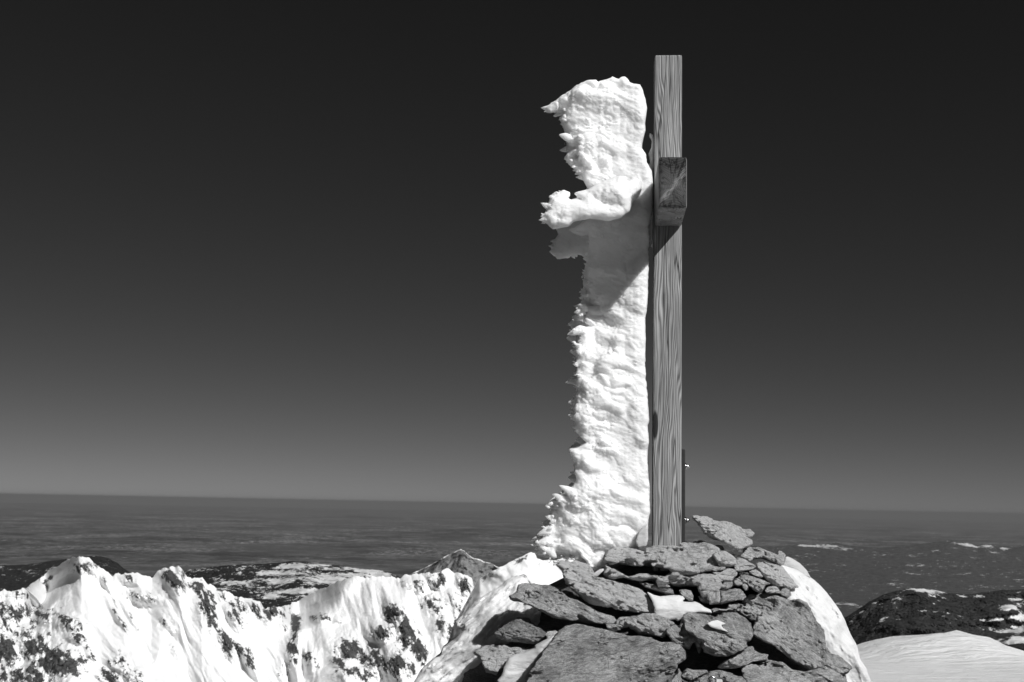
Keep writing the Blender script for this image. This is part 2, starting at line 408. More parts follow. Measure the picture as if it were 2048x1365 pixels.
# forested hills: dark spruce woods with open snow between
def wood_hill_material(name, fscale, lo=.006, hi=.03, am=.5):
    m = NT(name); co = m.obj()
    a = m.attr('rock')
    t = m.math('ADD', a, m.math('ADD', m.mr(m.noise(co, fscale*.8, 8, .75), .2, .8, -am, am), m.mr(m.noise(co, fscale*5, 5, .75), .2, .8, -am, am)))
    f = m.mr(t, .47, .53, 0, 1)
    rk = m.mr(m.noise(co, fscale*6, 4, .7), .3, .7, lo, hi)
    m.grey(m.mix(f, m.mr(m.noise(co, fscale*2.4, 4), .3, .7, .35, .72), rk)); m.rough(.95, .1)
    return m.m
def hill(name, ridge, yb, Yt, Yb, patch, bias, dsp, mat, ni=420, nj=150, back=(900, 700), clump=16, decay=0):
    pf = blobs(patch)
    def rk(PX, PY, D, V): return bias-pf(PX, PY)*.52+.16*fbm(PX/24, PY/8, 0*D, 4)
    def dp(PX, PY, D, V):
        r = rk(PX, PY, D, V)
        return fbm(PX/90, D/40, 0*D+2, 5)*dsp*sstep(0, 12, D)-np.clip(r-.4, 0, .4)*clump*2*(.5+vn(PX/1.7, PY/1.2, 0*D))*sstep(0, 3, D)
    return strip(name, ridge, yb, Yt, Yb, mat, rk, dp, ni, nj, back, decay, jit=.7)
M_wood1 = wood_hill_material('spruce_woods', .009)
hill('wooded_hill', [(0, 1300), (110, 1235), (210, 1175), (260, 1158), (330, 1149), (380, 1140), (430, 1133), (470, 1130), (520, 1128), (560, 1126), (580, 1123), (612, 1123), (640, 1129), (680, 1132), (720, 1138), (760, 1141), (790, 1150), (850, 1175), (1000, 1300)], 1300, 5600, 4000,
     [(585, 1132, 26, 7, -1.2, .9), (560, 1146, 60, 5, 0, .75), (640, 1131, 28, 4, 0, .75), (680, 1137, 30, 5, .5, .85), (735, 1142, 26, 5, 1, 1.1), (765, 1150, 26, 4, 0, .9),
      (470, 1166, 50, 5, -1, .9), (560, 1163, 30, 6, -.5, .9), (650, 1160, 50, 10, -1, 1.1), (600, 1182, 45, 6, -3, 1.1), (545, 1195, 30, 5, -2, .9), (440, 1160, 22, 3, 0, .7), (520, 1148, 14, 4, 0, .6), (700, 1150, 40, 5, 0, .9)], .72, 130, M_wood1, 600)
hill('dark_ridge', [(-600, 1230), (-200, 1140), (-60, 1132), (0, 1131), (50, 1130), (90, 1124), (130, 1119), (170, 1114), (190, 1112), (216, 1116), (236, 1127), (250, 1139), (266, 1148), (330, 1162), (430, 1230)], 1230, 7600, 6200,
     [(20, 1138, 26, 3, -.5, .45)], .8, 150, M_wood1, 260, 70)
M_wood2 = wood_hill_material('distant_woods', .006, .012, .042, .36)
hill('wooded_hill', [(1420, 1420), (1560, 1290), (1640, 1262), (1690, 1236), (1715, 1220), (1740, 1203), (1765, 1190), (1795, 1181), (1830, 1176), (1850, 1177), (1876, 1182), (1900, 1187), (1935, 1189), (1975, 1184), (2010, 1180), (2060, 1179), (2260, 1170), (2600, 1230), (3000, 1420)], 1420, 4300, 2900,
     [(1850, 1181, 26, 4, 2, .75), (1795, 1200, 18, 12, -1, .35), (1865, 1210, 8, 14, -1.5, .4), (1925, 1192, 10, 4, 1, .7), (1965, 1194, 14, 3, 0, .6), (2020, 1215, 26, 8, -1, .8), (2035, 1200, 20, 5, 1, .6), (1985, 1240, 30, 4, -2, .75),
      (2030, 1260, 50, 8, -2, .8), (1890, 1240, 20, 6, -2, .35), (2035, 1280, 50, 8, -2, .85), (2040, 1235, 30, 6, -1, .7), (1760, 1240, 16, 8, -2, .3)], .74, 160, M_wood2, 800, 170)
hill('distant_hills', [(1180, 1268), (1290, 1170), (1380, 1118), (1460, 1102), (1520, 1097), (1560, 1092), (1610, 1089), (1650, 1088), (1672, 1085), (1700, 1092), (1760, 1096), (1830, 1090), (1880, 1083), (1905, 1081), (1935, 1086), (1955, 1093), (1972, 1088), (1984, 1090), (2010, 1096), (2060, 1088), (2250, 1094), (2500, 1150), (2900, 1268)], 1270, 38000, 17200,
     [(1620, 1092, 30, 2.5, 0, .8), (1660, 1093, 22, 2.2, -1, .8), (1690, 1098, 18, 2, 1, .5), (1945, 1093, 16, 3.5, 4, 1.0), (1975, 1094, 12, 4, 1.5, 1.0), (2008, 1098, 8, 3, 1, .8), (1990, 1106, 12, 2.5, 3, .5)], .8, 260, wood_hill_material('far_woods', .0012, .015, .085), 800, 90, (4000, 1500), 8, 14)

# the low country out to the horizon
def plain_material():
    m = NT('lowland'); co = m.obj((1, 1, 1))
    fld = m.mr(m.noise(co, .0007, 8, .8), .48, .62, 0, 1)
    town = m.math('MULTIPLY', m.mr(m.noise(co, .00016, 5, .7), .47, .6, 0, 1), m.mr(m.noise(co, .004, 4, .8), .5, .62, 0, 1))
    wd = m.mr(m.noise(co, .00012, 7, .62), .42, .58, .018, .06)
    v = m.mix(m.math('MULTIPLY', fld, .8), wd, .15)
    v = m.mix(m.math('MULTIPLY', town, .85), v, .5)
    m.grey(v); m.rough(.95, .1)
    return m.m
rr = np.concatenate([[0], np.geomspace(800, 12000, 30), np.geomspace(12300, 90000, 330), np.geomspace(92000, 300000, 60)])
aa = np.concatenate([np.linspace(-.62, .62, 720), np.linspace(.66, 2*math.pi-.62, 70)])
RR, AA = np.meshgrid(rr, aa, indexing='ij')
GX, GY = RR*np.sin(AA), RR*np.cos(AA)
GZ = -1900+(70*fbm(GX/9000, GY/9000, 0*GX, 3)+85*np.abs(fbm(GX/2600, GY/3400, 0*GX+7, 4, .6)))*sstep(8000, 20000, RR)*(1-sstep(90000, 200000, RR))
GZ = GZ+np.clip(fbm(GX/16000+5, GY/16000, 0*GX+4, 4), 0, 1)*420*sstep(12000, 26000, RR)*(1-sstep(120000, 200000, RR))
me = mesh_np('ground', np.stack([GX, GY, GZ], -1).reshape(-1, 3), grid_quads(*RR.shape)[:, ::-1], plain_material())
tag(obj('ground', me), kind='structure')

# the summit snow: round the cairn, a gentle field to the right, steep falls elsewhere
def snowfield_material():
    m = NT('wind_packed_snow'); co = m.obj()
    d = m.noise(m.obj((.5, 1.6, 1.6)), 1.2, 6, .65)
    rk = m.mr(m.math('ADD', m.attr('rock'), m.mr(m.noise(co, .9, 6, .7), .3, .7, -.3, .3)), .45, .55, 0, 1)
    m.grey(m.mix(rk, m.mr(d, .3, .7, .76, .92), m.mr(m.noise(co, 5, 5, .7), .3, .7, .06, .2))); m.rough(.7, .3)
    h = m.math('ADD', m.math('MULTIPLY', d, 1.0), m.math('MULTIPLY', m.noise(m.obj((.35, 1.5, 1)), 6, 5, .7), .35))
    m.bump(h, .5, .7)
    return m.m
rr = np.concatenate([[0], np.geomspace(.4, 420, 240)]); aa = np.linspace(0, 2*math.pi, 481)
RR, AA = np.meshgrid(rr, aa, indexing='ij')
GX, GY = RR*np.sin(AA)+.8, RR*np.cos(AA)+6.0
side = GX-.22*GY                                  # positive on the gentle right-hand side
GZ = -1.75-.0855*np.clip(GY-6, 0, 60)-.01*RR
GZ = GZ-.9*np.clip(-side-.3, 0, 1e4)*sstep(8, 14, GY)
GZ = GZ-.8*np.clip(GY-53-2*vn(GX*.1, GY*0, GX*0), 0, 1e4)-.9*np.clip(GX-70, 0, 1e4)-.35*np.clip(-GX-6, 0, 1e4)*sstep(-6, 6, GY)
GZ = GZ-.3*np.clip(-GY-20, 0, 1e4)-.5*np.clip(-GX-25, 0, 1e4)
GZ = GZ+.04*fbm(GX*.4, GY*1.2, 0*GX, 4)+.07*fbm(GX*.12, GY*.35, 0*GX+6, 3)*sstep(4, 12, RR)
mq = [(1600, 1325), (1690, 1308), (1712, 1291), (1740, 1281), (1775, 1271), (1800, 1262), (1812, 1267), (1830, 1266), (1860, 1260), (1912, 1257), (1935, 1262), (1950, 1268), (1985, 1286), (2010, 1295), (2060, 1310), (2300, 1316)]
mx = [A(a, b, 50).x for a, b in mq]; mh = [A(a, b, 50).z+5.95 for a, b in mq]   # a low wind-shaped mound at the far side
mb = np.clip(sum(np.interp(GX+k*.32, mx, mh) for k in range(-3, 4))/7, 0, 9)*np.exp(-((GY-50)/4.0)**2)*(1+.22*fbm(GX*.8, GY*.5, 0*GX, 5, .6))
GZ = GZ+mb
me = mesh_np('snowfield', np.stack([GX, GY, GZ], -1).reshape(-1, 3), grid_quads(*RR.shape)[:, ::-1], snowfield_material(), attrs={'rock': (.95*(1-sstep(4.5, 9, GY))).ravel()})  # unseen dark rock round the camera, added to cut light bounced off the snow
tag(obj('snowfield', me), kind='structure')

# ---------------------------------------------------------------- the cairn
ZO = {'A': (1180, 1060, 7.877), 'B': (1380, 1020, 7.877), 'C': (1380, 1160, 7.877), 'D': (1180, 1195, 7.877), 'E': (920, 1195, 7.877),
      'F': (960, 1090, 7.877), 'G': (1500, 1195, 7.877), 'L': (820, 1010, 3.846), 'M': (1200, 1010, 3.657), 'P': (0, 0, 1),
      'Q': (1050, 80, 3.4135), 'S': (1050, 440, 3.4135), 'T': (1040, 800, 3.5917)}
def conv(z, pts):
    ox, oy, s = ZO[z]; return [(ox+u/s, oy+v/s) for u, v in pts]
def Ysurf(px, py):
    t = np.clip((np.asarray(py, float)-1085)/280, 0, 1.6)
    return 6.02-.60*t**.9+.42*((np.asarray(px, float)-1320)/420)**2

def field_object(name, poly, Yc, Tf, Tb, hvox, facets=(), noisef=None, amp=.01, mat=None, ang=0.0, rnd=.012, extra=None, attrf=None, tone=.3, thin=(.35, .03)):
    """closed solid: the outline poly (photograph pixels, at distance Yc), Tf thick towards us and Tb away, cut by facet planes, roughened by noisef"""
    P = at([p[0] for p in poly], [p[1] for p in poly], Yc)
    cx, cz = P[:, 0].mean(), P[:, 2].mean()
    dx, dz = cx/Yc, cz/Yc                                     # axis of the solid
    PX, PZ = P[:, 0], P[:, 2]
    m = amp+3*hvox
    nx = int((PX.max()-PX.min()+2*m)/hvox)+2; nz = int((PZ.max()-PZ.min()+2*m)/hvox)+2; ny = int((Tf+Tb+2*m)/hvox)+2
    org = np.array([PX.min()-m, Yc-Tf-m, PZ.min()-m])
    gx = org[0]+np.arange(nx)*hvox; gy = org[1]+np.arange(ny)*hvox; gz = org[2]+np.arange(nz)*hvox
    X2, Z2 = np.meshgrid(gx, gz, indexing='ij')
    d2 = polydist(list(zip(PX, PZ)), X2, Z2)[:, None, :]
    X = gx[:, None, None]+(gy[None, :, None]-Yc)*dx; Y = gy[None, :, None]+0*X; Z = gz[None, None, :]+(gy[None, :, None]-Yc)*dz
    parts = [Y-(Yc+Tb), (Yc-Tf)-Y+0*Z]
    for (nxx, nyy, nzz, fx, fy, off) in facets:
        q = at(fx, fy, Yc-Tf+off); L = math.sqrt(nxx*nxx+nyy*nyy+nzz*nzz)
        parts.append(((X-q[0])*nxx+(Y-q[1])*nyy+(Z-q[2])*nzz)/L)
    f = d2+0*Y
    k = rnd
    f = f+0*Z
    for p in parts:
        p = p+0*f
        hh = np.clip(k-np.abs(f-p), 0, None)
        f = np.maximum(f, p)+hh*hh/(4*k)
    f = f.astype(np.float32)
    if extra is not None: f = extra(f, gx, gy, gz)
    if noisef is not None:
        b = np.abs(f) < amp+2.5*hvox
        Xb, Yb, Zb = (np.broadcast_to(q, f.shape)[b] for q in (X, Y, Z))
        db = np.clip(thin[0]-np.broadcast_to(d2, f.shape)[b]/thin[1], thin[0], 1)
        f[b] = f[b]+noisef(Xb, Yb, Zb, -np.broadcast_to(d2, f.shape)[b])*db
    f[0] = f[-1] = 1; f[:, 0] = f[:, -1] = 1; f[:, :, 0] = f[:, :, -1] = 1
    V, Q = snets(f, org, hvox)
    V[:, 0] += (V[:, 1]-Yc)*dx; V[:, 2] += (V[:, 1]-Yc)*dz
    ctr = np.array([cx, Yc, cz])
    attrs = attrf(V) if attrf else None
    Lc = V-ctr
    c, s = math.cos(ang), math.sin(ang)                       # local x along the layering
    Lr = np.stack([c*Lc[:, 0]+s*Lc[:, 2], Lc[:, 1], -s*Lc[:, 0]+c*Lc[:, 2]], 1)
    me = mesh_np(name, Lr, Q[:, ::-1], mat, attrs=attrs)
    o = obj(name, me, loc=ctr); o.rotation_euler = (0, -ang, 0)
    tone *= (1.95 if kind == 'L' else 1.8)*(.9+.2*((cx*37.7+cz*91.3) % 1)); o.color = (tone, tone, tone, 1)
    return o

def rock_noise(ang, seed, lump=.010, strata=.006, fine=.0035, crack=.010, step=.013):
    c, s = math.cos(ang), math.sin(ang)
    def g(x, y, z, e):
        x = x+seed*3.1; y = y+seed*1.7
        u = c*x+s*z; v = -s*x+c*z+.25*y
        n = lump*(2.4*np.maximum(vn(u*7, y*9, v*13), vn(u*9+31, y*9, v*9+3))-.35+.35*fbm(u*14, y*14, v*22, 2))
        wv = v+.035*fbm(u*5, y*5, v*5, 3)
        ph = wv/(step*2.2)+.9*vn(u*12, y*12, v*5)
        fr = ph-np.floor(ph)
        reg = np.clip(-.05+1.7*vn(u*7+9, y*7, v*10), 0, 1)
        n = n+(strata*.5*reg+.009*np.clip(1-e/.035, 0, 1))*(np.minimum(fr*1.3, (1-fr)*5)-.5)
        cr = np.abs(vn(u*5+4, y*5, v*16+2)+.25*vn(u*24, y*24, v*40))
        n = n+crack*np.clip(1-cr/.06, 0, 1)*np.clip(vn(u*4+40, y*4, v*5)*2+.4, 0, 1)
        n = n+fine*(4.8*fbm(u*15, y*22, v*34, 4, .62)+1.6*fbm(u*55, y*70, v*110, 3, .7))-.006*np.clip(1-np.abs(vn(u*10+7, y*10, v*12))/.12, 0, 1)*.5
        return n
    return g
def lime_noise(seed, lump=.012, fine=.006):
    def g(x, y, z, e):
        x = x+seed*2.3
        mx_ = lambda k, q: np.maximum(vn(x*k+q, y*k, z*k*1.3), vn(x*k, y*k+q+9, z*k*1.2))
        n = -lump*1.6*(mx_(9, 0)-.2)-fine*1.5*(mx_(20, 5)-.2)-fine*1.0*(mx_(44, 3)-.2)
        ph = (z+.3*y+.03*fbm(x*5, y*5, z*5, 2))/.030
        fr = ph-np.floor(ph)
        n = n+.008*(np.minimum(fr*1.3, (1-fr)*6)-.5)*np.clip(1.1-e/.05, .15, 1)
        cr = np.abs(vn(x*9, y*9+5, z*20))
        n = n+.012*np.clip(1-cr/.06, 0, 1)*np.clip(vn(x*7+30, y*7, z*9)*2+.1, 0, 1)
        return n+.006*fbm(x*50, y*50, z*60, 3, .75)
    return g

#  label, category-less: (zoom, outline, depth offset, thickness front, back, tilt(nx,nz), underside (k, nz) or None, layering deg, tone, kind)
STONES = [
 ('arrow-shaped pale stone leaning out to the right of the post foot, topmost of the cairn', 'B',
  [(30, 85), (90, 95), (150, 120), (200, 108), (260, 110), (340, 150), (420, 175), (470, 190), (500, 175), (550, 172), (650, 210), (700, 235), (740, 265), (830, 310), (880, 322), (950, 320), (990, 370), (950, 412), (880, 430), (920, 460), (960, 500), (965, 530), (930, 570), (840, 600), (740, 632), (690, 620), (640, 580), (560, 525), (400, 480), (290, 430), (210, 350), (150, 250), (100, 195), (40, 130)],
  -.05, .05, .10, (-.1, .7), (.36, -.9, -.55), -38, .50, 'L'),
 ('large flat-topped grey slab directly under the foot of the post', 'A',
  [(235, 365), (380, 270), (560, 290), (720, 300), (850, 345), (880, 300), (1080, 255), (1330, 235), (1500, 190), (1790, 165), (1850, 210), (1960, 255), (2060, 330), (1945, 390), (1950, 450), (2045, 570), (1880, 600), (1720, 615), (1700, 690), (1560, 720), (1400, 690), (1280, 650), (1250, 595), (1180, 600), (1000, 580), (850, 565), (700, 575), (560, 545), (420, 520), (330, 480), (240, 470)],
  -.02, .06, .30, (.05, .95), None, -8, .34, 'L'),
 ('ragged overhanging lower layer beneath the flat-topped slab, with a long dark slot above it', 'A',
  [(228, 500), (290, 590), (400, 630), (500, 690), (600, 740), (760, 700), (1000, 695), (1180, 730), (1290, 665), (1560, 722), (1720, 695), (1900, 700), (2010, 735), (2055, 805), (2070, 885), (2005, 955), (1850, 1000), (1790, 1030), (1720, 970), (1690, 880), (1300, 885), (1255, 825), (1290, 915), (1080, 900), (980, 790), (740, 795), (600, 770), (480, 740), (340, 762), (215, 700)],
  -.015, .055, .25, (.05, .35), (.25, -.3, -.8), -10, .36, 'L'),
 ('small crumbly dark lump tucked under the ragged layer beside the snow pocket', 'A', [(1400, 945), (1500, 935), (1600, 965), (1622, 1050), (1618, 1112), (1560, 1112), (1480, 1060), (1420, 1000)], .03, .04, .10, (.1, .4), None, -30, .25, 'L'),
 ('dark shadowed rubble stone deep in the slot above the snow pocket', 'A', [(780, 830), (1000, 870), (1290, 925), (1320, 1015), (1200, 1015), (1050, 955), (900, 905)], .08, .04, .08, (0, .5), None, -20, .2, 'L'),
 ('rounded pale block set between the flat slab and the arrow-shaped stone', 'B', [(372, 690), (400, 655), (460, 638), (560, 650), (640, 700), (720, 780), (722, 850), (640, 892), (560, 882), (450, 840), (395, 770)], -.04, .06, .10, (.0, .9), (.35, -.3, -.8), -35, .46, 'L'),
 ('thumb-sized knobbly stone in the shadow under the arrow-shaped stone', 'B', [(380, 570), (430, 548), (505, 560), (540, 620), (520, 650), (440, 625)], .03, .03, .06, (0, .8), None, 0, .36, 'L'),
 ('tiny grey chip just right of the rounded pale block', 'B', [(600, 700), (700, 693), (718, 735), (680, 755), (620, 740)], 0, .02, .06, (0, .8), None, 0, .38, 'L'),
 ('pointed rough stone right of the rounded pale block', 'B', [(700, 850), (740, 750), (830, 765), (910, 810), (980, 850), (1042, 890), (990, 940), (930, 945), (860, 950), (800, 990), (720, 965), (690, 900)], -.03, .05, .10, (.1, .7), (.3, -.2, -.8), -20, .38, 'L'),
 ('thin dark sliver of rock wedged above a black slot right of the ragged layer', 'B', [(120, 955), (200, 930), (330, 900), (430, 885), (560, 880), (600, 900), (480, 960), (330, 965), (200, 985)], -.01, .03, .08, (0, .2), None, 8, .26, 'R'),
 ('clump of small lichen-crusted rubble below the pointed rough stone', 'B', [(330, 985), (480, 970), (560, 930), (600, 910), (700, 955), (745, 1000), (700, 1050), (660, 1105), (560, 1120), (480, 1130), (450, 1050), (380, 1010)], -.02, .04, .10, (.1, .5), None, 20, .36, 'L'),
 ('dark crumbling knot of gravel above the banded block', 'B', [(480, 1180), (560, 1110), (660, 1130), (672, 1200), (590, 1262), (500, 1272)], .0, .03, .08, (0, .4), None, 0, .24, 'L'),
 ('long grey beam-like stone sloping down to the right under the arrow-shaped stone', 'B', [(838, 600), (900, 578), (1000, 600), (1100, 620), (1190, 655), (1280, 685), (1380, 725), (1420, 780), (1440, 850), (1420, 872), (1280, 820), (1180, 775), (1080, 762), (1000, 768), (950, 812), (850, 765), (730, 722), (820, 705)], .0, .06, .14, (.1, .7), (.3, -.2, -.8), -22, .36, 'R'),
 ('small upright wedge standing at the right end of the long sloping stone', 'B', [(1385, 660), (1410, 645), (1440, 655), (1495, 720), (1475, 790), (1440, 880), (1410, 830), (1375, 740)], -.01, .03, .08, (.3, .4), None, 70, .38, 'R'),
 ('pale frosted slab on the right shoulder, half coated in ice', 'B', [(1070, 820), (1160, 800), (1300, 840), (1450, 900), (1480, 950), (1560, 1060), (1640, 1150), (1700, 1220), (1600, 1250), (1480, 1220), (1300, 1140), (1210, 1090), (1130, 985), (1080, 900)], -.01, .05, .14, (.5, .8), None, -32, .62, 'R'),
 ('little two-lobed stone left of the pale frosted slab', 'B', [(940, 975), (1030, 930), (1120, 1000), (1155, 1060), (1100, 1070), (1040, 1050), (960, 1015)], -.02, .04, .08, (.1, .7), None, -30, .38, 'L'),
 ('cracked flat stone in the middle of the right side, above the broad slab', 'B', [(800, 1020), (860, 1000), (1000, 1055), (1100, 1075), (1200, 1110), (1290, 1165), (1190, 1190), (1150, 1260), (1100, 1310), (1000, 1260), (920, 1180), (860, 1165), (760, 1200), (672, 1190), (668, 1112), (740, 1060)], -.02, .05, .12, (.15, .7), (.35, -.1, -.8), -28, .32, 'R'),
 ('small upright chip beside a black hole above the broad slab', 'C', [(820, 70), (870, 50), (905, 90), (915, 160), (870, 178), (835, 130)], -.02, .03, .07, (.2, .5), None, 70, .32, 'L'),
 ('grey stone rounded like a loaf at the top edge of the broad slab', 'C', [(1180, 160), (1240, 112), (1340, 108), (1400, 150), (1425, 210), (1300, 218), (1200, 205)], -.02, .04, .08, (.1, .7), None, -10, .33, 'L'),
 ('mossy crumbling cluster at the top right of the broad slab', 'C', [(1408, 195), (1450, 150), (1500, 138), (1560, 170), (1590, 240), (1530, 275), (1440, 245)], -.035, .03, .08, (.2, .6), None, 0, .26, 'L'),
 ('banded rectangular block split by a vertical crack, left half', 'C', [(265, 225), (330, 200), (420, 190), (468, 182), (470, 372), (400, 376), (318, 377), (292, 300)], -.01, .05, .12, (0, .35), None, 80, .30, 'R'),
 ('banded rectangular block split by a vertical crack, the longer darker right half', 'C', [(482, 180), (560, 185), (640, 150), (720, 138), (790, 155), (865, 225), (868, 270), (832, 315), (740, 310), (640, 342), (560, 365), (480, 372)], -.015, .055, .12, (.1, .4), None, 20, .27, 'R'),
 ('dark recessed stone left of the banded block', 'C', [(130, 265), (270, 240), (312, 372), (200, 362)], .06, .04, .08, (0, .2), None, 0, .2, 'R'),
 ('thin grey flakes lying in the joint above the white-scarred stone', 'C', [(330, 470), (400, 440), (560, 455), (620, 388), (720, 382), (780, 400), (730, 470), (700, 500), (620, 500), (480, 510), (360, 520)], .0, .04, .12, (0, .7), None, 5, .3, 'R'),
 ('broad dark slab on the right, its upper half behind the great leaning slab', 'C', [(700, 385), (790, 360), (870, 270), (980, 230), (1100, 215), (1400, 215), (1480, 250), (1560, 330), (1720, 325), (1840, 400), (1950, 560), (1700, 700), (1300, 680), (1100, 660), (1000, 650), (940, 650), (850, 575), (715, 505)], .02, .06, .14, (.25, .6), (.3, -.5, -.6), -30, .27, 'R'),
 ('great leaning grey slab at the right front, widest stone of the right side', 'G', [(58, 480), (100, 380), (120, 310), (200, 240), (300, 220), (420, 190), (600, 85), (760, 75), (880, 120), (960, 190), (1000, 260), (1060, 370), (1160, 500), (1180, 600), (1178, 720), (1180, 850), (1235, 1070), (1120, 1110), (980, 1165), (850, 1095), (640, 970), (480, 845), (370, 765), (180, 665), (56, 590)], -.06, .07, .12, (.25, .55), (.06, -.4, -.75), -36, .25, 'R'),
 ('mottled round-shouldered stone with a white scar, in the middle of the cairn', 'C', [(-120, 600), (-30, 535), (150, 545), (340, 535), (420, 510), (600, 505), (720, 522), (860, 612), (950, 700), (962, 780), (980, 850), (930, 935), (840, 945), (870, 985), (882, 1042), (780, 1092), (680, 1150), (560, 1192), (430, 1192), (330, 1165), (240, 1120), (200, 1040), (180, 960), (60, 880), (-60, 800), (-90, 700)], -.07, .08, .12, (.1, .55), (.2, -.3, -.7), -25, .24, 'R'),
 ('dark knobbly stone joined to the left of the white-scarred stone', 'D', [(1185, 565), (1200, 500), (1340, 440), (1400, 470), (1450, 350), (1520, 300), (1640, 380), (1780, 520), (1800, 640), (1740, 760), (1720, 860), (1660, 700), (1600, 720), (1560, 805), (1450, 790), (1330, 720), (1240, 600)], -.03, .06, .12, (-.1, .3), (.4, -.1, -.6), -50, .2, 'L'),
 ('narrow fractured stone pointing right, below the white-scarred stone', 'C', [(430, 1380), (560, 1280), (760, 1160), (890, 1045), (980, 1050), (1050, 1135), (1130, 1165), (1215, 1185), (1212, 1250), (1100, 1272), (900, 1310), (760, 1350), (600, 1400)], -.01, .06, .12, (.05, .6), (.2, -.2, -.8), 18, .30, 'R'),
 ('long low stone along the bottom right edge', 'M', [(1035, 1195), (1060, 1175), (1130, 1160), (1250, 1138), (1330, 1160), (1400, 1210), (1500, 1226), (1600, 1215), (1700, 1232), (1785, 1268), (1800, 1310), (1790, 1380), (1200, 1400), (1120, 1330), (1050, 1260)], -.05, .08, .14, (.1, .65), None, -8, .26, 'R'),
 ('dark stone with a blunt right tip jutting into the snow at lower right', 'G', [(1180, 770), (1280, 890), (1400, 920), (1500, 1010), (1575, 1105), (1520, 1180), (1400, 1225), (1200, 1220), (1050, 1170), (1100, 1080), (1150, 950)], .0, .06, .12, (.35, .6), None, -36, .24, 'R'),
 ('grey hump-backed stone left of the knobbly one, with fissured lower edge', 'D', [(400, 360), (460, 330), (600, 325), (720, 320), (860, 270), (1000, 268), (1090, 320), (1180, 370), (1295, 430), (1190, 510), (1185, 640), (1000, 622), (780, 592), (700, 520), (600, 462), (500, 490), (440, 480), (380, 430)], -.01, .06, .12, (.0, .75), (.3, -.2, -.8), -24, .30, 'R'),
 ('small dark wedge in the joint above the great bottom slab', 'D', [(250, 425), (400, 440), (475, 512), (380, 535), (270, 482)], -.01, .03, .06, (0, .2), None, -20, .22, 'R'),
 ('long bright jagged stone sloping down to the right from the foot of the ice', 'F', [(1198, 315), (1270, 260), (1400, 290), (1480, 275), (1590, 300), (1680, 320), (1780, 390), (1830, 500), (1930, 495), (2150, 585), (2330, 635), (2490, 705), (2630, 815), (2710, 915), (2750, 995), (2740, 1095), (2630, 1060), (2430, 1075), (2230, 1045), (2000, 985), (1733, 925), (1600, 835), (1450, 725), (1340, 620), (1290, 500), (1270, 400)], -.05, .07, .14, (.05, .8), (.30, -.35, -.75), -24, .42, 'R'),
 ('big dark tongue-shaped stone on the left overhanging a black hollow', 'F', [(468, 812), (520, 780), (570, 740), (590, 620), (700, 612), (850, 608), (1000, 640), (1120, 650), (1250, 690), (1310, 740), (1380, 800), (1600, 920), (1750, 1000), (1880, 1070), (2040, 1120), (2140, 1187), (2113, 1250), (1983, 1240), (1733, 1227), (1450, 1195), (1250, 1150), (1100, 1090), (900, 1000), (700, 920), (560, 870), (490, 850)], -.07, .07, .14, (-.1, .75), (.12, -.4, -.8), -24, .24, 'R'),
 ('small dark lens-shaped stone at the far left, resting on snow', 'E', [(550, 572), (640, 520), (750, 450), (830, 400), (880, 360), (950, 342), (1090, 340), (1130, 400), (1250, 460), (1290, 540), (1350, 590), (1310, 670), (1150, 716), (900, 684), (700, 645), (570, 612)], -.05, .05, .10, (-.1, .6), (.35, -.2, -.8), -14, .17, 'R'),
 ('ragged pale-edged stone at the lower left corner of the cairn', 'E', [(218, 880), (350, 800), (500, 740), (600, 705), (660, 700), (720, 760), (870, 790), (1000, 780), (1150, 765), (1240, 760), (1150, 900), (950, 960), (780, 1040), (690, 1105), (620, 1140), (600, 1175), (572, 1232), (500, 1200), (420, 1190), (378, 1090), (345, 1010), (310, 960)], -.02, .06, .12, (-.1, .8), None, -10, .36, 'L'),
 ('small pale wedge pinched between the snow strip and the great bottom slab', 'E', [(1350, 600), (1380, 555), (1430, 530), (1510, 512), (1560, 555), (1480, 650), (1410, 690), (1380, 650)], -.04, .03, .07, (0, .7), None, 40, .42, 'R'),
 ('great smooth bottom slab in the front, largest stone of the cairn', 'E', [(1090, 1560), (1050, 1290), (1110, 1160), (1240, 1010), (1340, 800), (1460, 650), (1560, 550), (1700, 480), (1800, 435), (2048, 460), (2240, 480), (2400, 560), (2550, 580), (2700, 625), (2810, 615), (3000, 650), (3070, 700), (3230, 750), (3480, 780), (3580, 900), (3560, 1000), (3450, 1120), (3350, 1250), (3250, 1400), (3150, 1560)], -.05, .10, .16, (-.05, .5), (.30, .6, -.35), 14, .23, 'R'),
 ('small grey stone at the bottom edge touching the right end of the great bottom slab', 'D', [(1180, 1480), (1300, 1290), (1400, 1130), (1430, 1200), (1440, 1480)], -.04, .05, .1, (.1, .4), None, 60, .28, 'R'),
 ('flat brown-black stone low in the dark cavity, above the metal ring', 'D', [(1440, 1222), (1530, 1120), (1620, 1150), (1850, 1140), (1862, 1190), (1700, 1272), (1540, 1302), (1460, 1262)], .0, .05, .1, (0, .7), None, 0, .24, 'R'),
 ('low stone at the bottom edge behind the metal ring', 'D', [(1540, 1325), (1700, 1275), (1850, 1245), (1900, 1170), (2048, 1160), (2250, 1200), (2420, 1240), (2430, 1480), (1500, 1480)], .0, .06, .12, (0, .6), None, 0, .24, 'R'),
]
